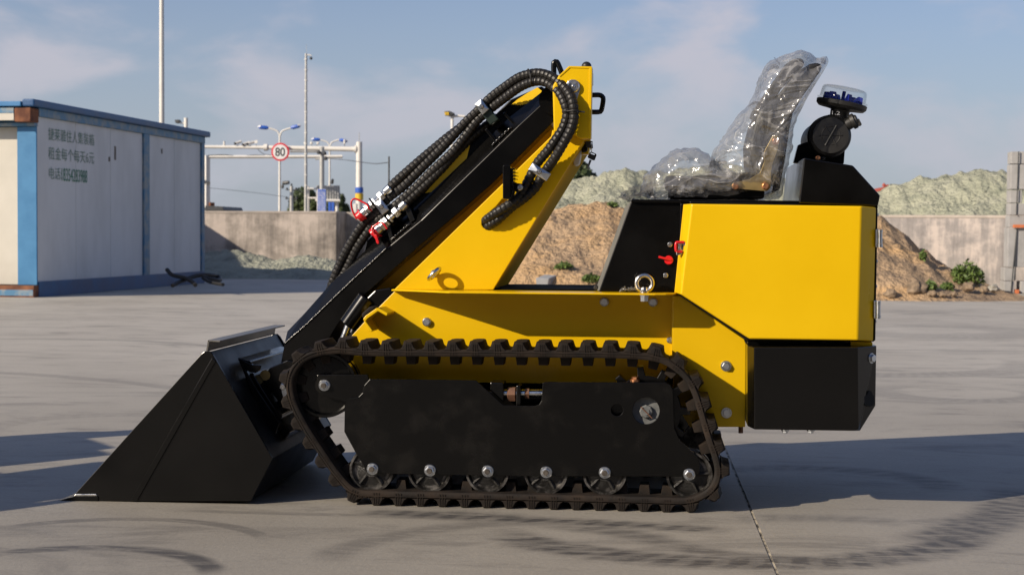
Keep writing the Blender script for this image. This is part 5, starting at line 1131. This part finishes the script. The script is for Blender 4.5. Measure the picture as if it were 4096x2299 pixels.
lathe('clear_bowl', pcb + pax * 0.071, pax, [(0.0, 0.080), (0.002, 0.0835), (0.006, 0.0835), (0.008, 0.0775), (0.038, 0.0745), (0.044, 0.071), (0.046, 0.066), (0.047, 0.001), (0.0455, 0.001), (0.044, 0.066), (0.042, 0.0695), (0.037, 0.0725), (0.008, 0.0755)], CLR, pc, 48, 30)
a_, b_, _ = frame(pax)
for k in range(6):
    th = k * math.pi / 3 + 0.35; d_ = a_ * math.cos(th) + b_ * math.sin(th); s_ = d_.cross(pax)
    base = pcb + pax * 0.072 + d_ * 0.045
    lo = [base - d_ * 0.018 - s_ * 0.001, base + d_ * 0.018 - s_ * 0.001, base + d_ * 0.016 - s_ * 0.001 + pax * 0.022, base + d_ * 0.002 - s_ * 0.001 + pax * 0.024, base - d_ * 0.010 - s_ * 0.001 + pax * 0.010]
    mesh_obj('swirl_vane', finish(prism_bm(lo, [p + s_ * 0.012 + d_ * 0.004 for p in lo]), 'swirl_vane'), BLUEV, pc)
rod('centre_stem', pcb + pax * 0.07, pcb + pax * 0.106, 0.006, BLUEV, pc, 12)

# ---------------------------------------------------------------- bucket
KB = -0.03; KW = 0.90; UP = -6
bk = plate('bucket', [(296, 1984 + UP), (806, 1420 + UP), (818, 1411 + UP), (838, 1410 + UP), (852, 1424 + UP), (1090, 1838 + UP), (1003, 2009 + UP), (300, 2009 + UP)], KB, KB + 0.008, BLK, ldr, 0.0015)
bk['label'] = 'black bucket resting flat on the concrete'
o = bk.copy(); COL.objects.link(o); o.name = 'side_panel'; o.parent = bk; o.matrix_parent_inverse = WM[bk].inverted(); o.matrix_basis = Matrix.Translation((0, KW - 0.008, 0)); WM[o] = o.matrix_basis; 
if 'label' in o: del o['label']
def bplate(name, p, q, th, mat=BLK, y0=KB + 0.0085, y1=KB + KW - 0.0085, bev=0.001, inward=None):
    a, b = P(p[0], p[1] + UP, KB), P(q[0], q[1] + UP, KB); d = (b - a).normalized(); n = Vector((d.z, 0, -d.x))
    if inward is not None and n.dot(P(*inward, KB) - a) < 0: n = -n
    lo = [V(x, y0) for x in (a, b, b + n * th, a + n * th)]; hi = [V(x, y1) for x in lo]
    return bevel(mesh_obj(name, finish(prism_bm(lo, hi), name), mat, bk), bev)
IN = (850, 1800)
bplate('back_plate', (836, 1412), (1088, 1838), 0.006, BLKR, inward=IN); bplate('heel_plate', (1088, 1840), (1001, 2009), 0.006, BLKR, inward=IN); bplate('floor_plate', (1000, 2009), (300, 2009), 0.006, inward=IN)
bplate('top_plate', (822, 1410), (829, 1367), 0.006, SHEEN, y0=KB + 0.005, y1=KB + KW - 0.02)
tf = bplate('top_flange', (829, 1366), (878, 1368), 0.005, SHEEN, y0=KB + 0.005, y1=KB + KW - 0.02, inward=IN)
plate('cutting_edge', [(229, 2008 + UP), (296, 1990 + UP), (392, 1990 + UP), (392, 2009.5 + UP)], KB - 0.004, KB + KW + 0.004, BLKD, bk, 0.001)
plate('wear_strip', [(292, 1990 + UP), (302, 1980 + UP), (385, 1980 + UP), (388, 1989 + UP)], KB - 0.003, KB + 0.012, STEEL, bk, 0.002)
plate('side_rib', [(520, 2008 + UP), (548, 2008 + UP), (862, 1450 + UP), (848, 1436 + UP)], KB - 0.0045, KB - 0.0005, BLK, bk, 0.0015)
# quick hitch on the back of the bucket
hp = [P(955, 1432, 0.15), P(1000, 1443, 0.15), P(1004, 1450, 0.15), P(950, 1440, 0.15)]
bevel(mesh_obj('hitch_lip', finish(prism_bm(hp, [V(p, 0.72) for p in hp]), 'hitch_lip'), BLK, bk), 0.002)
for yy in (0.15, 0.70): plate('hitch_ear', [(950, 1430), (1010, 1458), (1042, 1460), (1035, 1482), (1020, 1492), (985, 1482), (1030, 1560), (1120, 1690), (1100, 1740), (1060, 1700)], yy, yy + 0.02, BLK, bk, 0.002)
hb = plate('hitch_plate', [(985, 1500), (1010, 1490), (1160, 1730), (1140, 1760)], 0.175, 0.695, BLK, bk, 0.003)
rod('hitch_pin', P(1060, 1500, 0.24), P(1060, 1500, 0.24) + Vector((0, 0.4, 0)), 0.018, GOLD, bk, 18); rod('hitch_pin', P(1108, 1660, 0.16), P(1108, 1660, 0.16) + Vector((0, 0.55, 0)), 0.018, BLK, bk, 18)
for yy in (0.24, 0.62): plate('boom_foot', [(1045, 1515), (1080, 1470), (1150, 1440), (1200, 1450), (1230, 1520), (1180, 1600), (1120, 1680), (1098, 1660), (1110, 1600)], yy, yy + 0.03, BLK, ldr, 0.003)
lk = plate('hitch_link', [(1120, 1540), (1128, 1528), (1140, 1530), (1150, 1560), (1156, 1600), (1148, 1612), (1138, 1606), (1126, 1572)], 0.19, 0.205, ZINC, ldr, 0.002); bolt(1132, 1546, 0.19, lk, SMALL, 0.7, STEEL); bolt(1146, 1598, 0.19, lk, SMALL, 0.6, STEEL)

# ---------------------------------------------------------------- seat
SY0, SY1 = 0.21, 0.69
pan = plate('seat', [(2672, 760), (2720, 755), (3040, 752), (3060, 765), (3055, 795), (2700, 797), (2672, 790)], SY0 + 0.015, SY1 - 0.015, BLKD, ldr, 0.006, seg=3)
plate('seat_cushion', [(2656, 722), (2662, 708), (2680, 702), (2760, 705), (2860, 697), (3000, 688), (3030, 690), (3044, 710), (3040, 748), (2690, 756), (2662, 745)], SY0, SY1, FOAM, pan, 0.022, seg=4)
plate('backrest', [(3014, 690), (3002, 640), (3000, 560), (3022, 470), (3050, 420), (3120, 380), (3152, 452), (3140, 540), (3118, 640), (3108, 700), (3070, 720), (3030, 712)], SY0, SY1, FOAM, pan, 0.022, seg=4)
plate('head_pad', [(3022, 440), (3032, 412), (3090, 330), (3140, 260), (3168, 238), (3200, 232), (3216, 242), (3218, 262), (3190, 285), (3140, 330), (3100, 400), (3062, 440)], SY0 + 0.03, SY1 - 0.03, FOAM, pan, 0.018, seg=4)
plate('back_shell', [(3052, 500), (3062, 462), (3120, 370), (3190, 285), (3240, 256), (3272, 250), (3290, 262), (3282, 285), (3212, 385), (3150, 490), (3120, 520), (3070, 530)], SY0 + 0.01, SY1 - 0.01, FOAM, pan, 0.016, seg=4)
plate('back_frame', [(3150, 470), (3172, 450), (3158, 520), (3140, 640), (3118, 760), (3086, 772), (3110, 680), (3128, 560)], SY0 + 0.03, SY1 - 0.03, BLK, pan, 0.01, seg=3)
hbk = plate('hinge_bracket', [(2926, 742), (2934, 730), (3000, 716), (3040, 690), (3056, 650), (3054, 620), (3060, 600), (3090, 545), (3108, 540), (3118, 560), (3110, 600), (3092, 650), (3084, 690), (3082, 750), (3070, 764), (3050, 764), (2932, 754)], SY0 - 0.012, SY0 - 0.006, GOLD, pan, 0.001)
for (x, y) in [(2941, 746), (3062, 745), (3103, 566)]: bolt(x, y, SY0 - 0.012, hbk, SMALL, 0.8, BRASS) if False else mesh_obj('bolt', bolt_mesh('seat_bolt', False, 0.8, True), BRASS, hbk, Matrix.Translation(P(x, y, SY0 - 0.012)) @ Matrix.Diagonal((0.8, 0.8, 0.8, 1)))

# ---------------------------------------------------------------- clear plastic wrapping over the seat
def film(name, tint, dens, wr=26, bumpd=0.004, seed=0.0):
    m, t, b = newmat(name); l = t.links.new; t.nodes.remove(b); out = t.nodes['Material Output']
    tc = N(t, 'ShaderNodeTexCoord')
    def nz(scale, st, rot, det=4):
        mp = N(t, 'ShaderNodeMapping'); mp.inputs['Scale'].default_value = st; mp.inputs['Rotation'].default_value = rot; mp.inputs['Location'].default_value = (seed, 0, 0); l(tc.outputs['Object'], mp.inputs['Vector'])
        n = N(t, 'ShaderNodeTexNoise', noise_type='RIDGED_MULTIFRACTAL') if False else N(t, 'ShaderNodeTexNoise'); n.inputs['Scale'].default_value = scale; n.inputs['Detail'].default_value = det; n.inputs['Distortion'].default_value = 1.2; l(mp.outputs['Vector'], n.inputs['Vector']); return n.outputs['Fac']
    w1 = nz(wr, (0.55, 0.8, 1.5), (0, R(35), 0), 3); w2 = nz(wr * 2.3, (1.2, 1, 0.7), (0, R(-30), R(20)), 2); w3 = nz(8, (1, 1, 1), (0, 0, 0), 2)
    ridge = math_(t, 'ABSOLUTE', math_(t, 'SUBTRACT', w1, 0.5)); ridge2 = math_(t, 'ABSOLUTE', math_(t, 'SUBTRACT', w2, 0.5))
    hgt = math_(t, 'ADD', math_(t, 'MULTIPLY', ridge, -2.6), math_(t, 'ADD', math_(t, 'MULTIPLY', ridge2, -0.6), math_(t, 'MULTIPLY', w3, 1.8)))
    bp = N(t, 'ShaderNodeBump'); bp.inputs['Distance'].default_value = bumpd; bp.inputs['Strength'].default_value = 1.0; l(hgt, bp.inputs['Height'])
    tr = N(t, 'ShaderNodeBsdfTransparent'); tr.inputs['Color'].default_value = tint
    df = N(t, 'ShaderNodeBsdfDiffuse'); df.inputs['Color'].default_value = (0.85, 0.85, 0.85, 1); l(bp.outputs['Normal'], df.inputs['Normal'])
    tl = N(t, 'ShaderNodeBsdfTranslucent'); tl.inputs['Color'].default_value = (0.85, 0.85, 0.85, 1)
    mt = N(t, 'ShaderNodeMixShader'); mt.inputs['Fac'].default_value = 0.45; l(df.outputs[0], mt.inputs[1]); l(tl.outputs[0], mt.inputs[2])
    gl = N(t, 'ShaderNodeBsdfGlossy'); gl.inputs['Roughness'].default_value = 0.11; l(bp.outputs['Normal'], gl.inputs['Normal'])
    m1 = N(t, 'ShaderNodeMixShader'); l(smooth(t, ridge, 0.035, 0.0, dens, dens + 0.25), m1.inputs['Fac']); l(tr.outputs[0], m1.inputs[1]); l(mt.outputs[0], m1.inputs[2])
    lw = N(t, 'ShaderNodeLayerWeight'); lw.inputs['Blend'].default_value = 0.32; l(bp.outputs['Normal'], lw.inputs['Normal'])
    fac = math_(t, 'MINIMUM', math_(t, 'ADD', math_(t, 'MULTIPLY', lw.outputs['Fresnel'], 0.6), 0.05), 0.5)
    m2 = N(t, 'ShaderNodeMixShader'); l(fac, m2.inputs['Fac']); l(m1.outputs[0], m2.inputs[1]); l(gl.outputs[0], m2.inputs[2]); l(m2.outputs[0], out.inputs['Surface'])
    return m
FILM = film('thin_plastic_film', (0.97, 0.975, 0.98, 1), 0.17, 8, 0.010); FILM2 = film('crumpled_plastic_film', (0.90, 0.91, 0.925, 1), 0.15, 22, 0.008, 4.0)
def bag(name, outline, centre, yc, half, mat, parent, rings=26, puff=7.0, wrinkle=0.006, seed=0.0, fan=None):
    """closed puffed film: outline in photo pixels on the mid plane, puffed to the half width on both sides"""
    c = P(*centre, yc); ob = catmull([P(x, y, yc) for x, y in outline] + [P(*outline[0], yc)], 0.012)[:-1]; n = len(ob); bm = bmesh.new(); allr = []
    levels = []
    for j in range(rings + 1):
        s = math.sin(j / rings * math.pi / 2); levels.append((s, 1))
    def vert(i, s, sg):
        p = c.lerp(ob[i], s); d = half * (max(0.0, 1 - s ** puff)) ** 0.5
        a_ = math.atan2(ob[i].z - c.z, ob[i].x - c.x)
        wv = wrinkle * (1.5 * abs(noise.noise((a_ * 7 + seed, s * 1.3, sg))) * s + noise.noise((p.x * 16 + seed, sg * 3, p.z * 16)) + 0.6 * noise.noise((p.x * 40, sg, p.z * 40 + seed)))
        dirv = (p - c).normalized() if (p - c).length > 1e-4 else Vector((0, 0, 1))
        return Vector((p.x, yc + sg * (d + wv * 1.2), p.z)) + dirv * wv * s
    rows = []
    for sg in (-1, 1):
        for (s, _) in (levels if sg < 0 else list(reversed(levels))[1:]):
            if s == 0: rows.append([bm.verts.new(vert(0, 0, sg))])
            else: rows.append([bm.verts.new(vert(i, s, sg)) for i in range(n)])
    for a, b in zip(rows, rows[1:]):
        for i in range(n):
            j = (i + 1) % n
            if len(a) == 1: bm.faces.new((a[0], b[i], b[j]))
            elif len(b) == 1: bm.faces.new((a[i], b[0], a[j]))
            else: bm.faces.new((a[i], b[i], b[j], a[j]))
    return mesh_obj(name, finish(bm, name, True, 180), mat, parent)
wrap = thing('plastic_wrapping', P(2860, 800, 0.45), 'crumpled clear plastic bag wrapped over the loader seat', 'plastic bag')
bag('back_film', [(2848, 652), (2861, 606), (2900, 545), (2960, 468), (3000, 415), (3030, 345), (3045, 300), (3078, 258), (3130, 230), (3190, 214), (3232, 216), (3262, 238), (3300, 233), (3304, 256), (3282, 300), (3240, 368), (3194, 448), (3164, 520), (3148, 620), (3128, 740), (3100, 790), (2960, 796), (2880, 760), (2850, 700)], (3040, 590), 0.45, 0.272, FILM, wrap, seed=1.0, wrinkle=0.008)
bag('front_film', [(2560, 778), (2572, 725), (2606, 680), (2655, 640), (2705, 609), (2757, 596), (2800, 607), (2842, 640), (2872, 668), (2960, 705), (3030, 760), (2960, 796), (2800, 800), (2640, 798)], (2760, 715), 0.45, 0.268, FILM, wrap, seed=7.0, wrinkle=0.010)
# knotted tail of the bag in front of the seat
def sheetfold(name, pts0, pts1, mat, parent, y0, y1, amp, seed, nx=30, ny=16):
    a = catmull([P(x, y, y0) for x, y in pts0], 0.004); b = catmull([P(x, y, y1) for x, y in pts1], 0.004); a = resample(a, 0, nx); b = resample(b, 0, nx); bm = bmesh.new(); g = []
    for j in range(ny + 1):
        g.append([bm.verts.new(a[i].lerp(b[i], j / ny) + Vector((noise.noise((i * 0.35 + seed, j * 0.2, 1)) * amp * 0.5, noise.noise((i * 0.3, j * 0.35 + seed, 2)) * amp * 2, noise.noise((i * 0.4 + seed, j * 0.3, 3)) * amp))) for i in range(nx + 1)])
    for j in range(ny):
        for i in range(nx): bm.faces.new((g[j][i], g[j][i + 1], g[j + 1][i + 1], g[j + 1][i]))
    return mesh_obj(name, finish(bm, name, True, 180), mat, parent)
sheetfold('film_tail', [(2486, 774), (2510, 757), (2545, 744), (2580, 742), (2606, 730)], [(2472, 792), (2505, 790), (2545, 786), (2580, 775), (2610, 760)], FILM2, wrap, 0.24, 0.40, 0.010, 2.0)
sheetfold('film_tail', [(2470, 789), (2500, 788), (2540, 776), (2575, 765), (2610, 745)], [(2514, 806), (2535, 800), (2560, 798), (2585, 796), (2612, 790)], FILM2, wrap, 0.22, 0.36, 0.008, 5.0)
sheetfold('film_tail', [(2596, 735), (2606, 728), (2612, 745), (2612, 765), (2606, 785)], [(2570, 740), (2580, 760), (2590, 775), (2600, 785), (2630, 796)], FILM2, wrap, 0.22, 0.30, 0.014, 8.0)
sheetfold('film_tail', [(2600, 790), (2660, 770), (2720, 752), (2770, 738), (2778, 742)], [(2620, 797), (2680, 796), (2720, 780), (2760, 764), (2776, 748)], FILM2, wrap, 0.20, 0.24, 0.008, 11.0)
sheetfold('film_tail', [(2838, 652), (2850, 640), (2870, 642), (2895, 648), (2905, 650)], [(2832, 672), (2850, 668), (2872, 662), (2890, 656), (2906, 652)], FILM2, wrap, 0.22, 0.34, 0.012, 13.0)
sheetfold('film_tail', [(3094, 228), (3100, 240), (3108, 250), (3115, 262)], [(3112, 240), (3114, 245), (3118, 250), (3122, 256)], FILM2, wrap, 0.40, 0.42, 0.003, 17.0)
sheetfold('film_tail', [(3020, 365), (3035, 310), (3056, 275), (3080, 262), (3105, 258)], [(3022, 390), (3050, 340), (3075, 300), (3095, 280), (3115, 270)], FILM2, wrap, 0.55, 0.62, 0.008, 19.0)
sheetfold('film_tail', [(3282, 232), (3290, 234), (3298, 236), (3304, 240)], [(3284, 254), (3290, 256), (3296, 256), (3302, 258)], FILM2, wrap, 0.36, 0.40, 0.004, 23.0)
sheetfold('film_tail', [(2992, 428), (3006, 412), (3020, 406), (3036, 408)], [(2996, 426), (3010, 418), (3024, 414), (3040, 412)], FILM2, wrap, 0.18, 0.24, 0.004, 29.0)
# scrap of film on the fender by the lifting eye
scr = sheetfold('plastic_scrap', [(2480, 1160), (2492, 1148), (2510, 1154), (2530, 1150), (2552, 1158)], [(2478, 1166), (2495, 1160), (2515, 1162), (2535, 1160), (2556, 1166)], FILM2, None, 0.12, 0.15, 0.010, 31.0)
tag(scr, 'crumpled scrap of clear film on the fender beside the standing lifting eye', 'plastic scrap')

# ---------------------------------------------------------------- second machine of the same kind, parked left of the view; it throws the shadow that lies on the concrete at the left edge
def clone(o, par, root_mw=None, depth=0):
    c = o.copy(); COL.objects.link(c); c.parent = par
    for k in ('label', 'category', 'group'):
        if k in c: del c[k]
    if depth < 1:
        for ch in [x for x in ALL if x.parent == o]:
            if depth == 0 or len(ch.data.vertices) > 40: clone(ch, c, None, depth + 1)
    return c
ALL = list(COL.objects)
second = clone(ldr, None)
second.matrix_basis = Matrix.Translation((-3.68, -0.08, 0)) @ Matrix.Rotation(R(129), 4, 'Z')
tag(second, 'second yellow loader parked out of frame, casting the shadow at the left edge', 'loader')
ldr['group'] = second['group'] = 'tracked loaders in the yard'
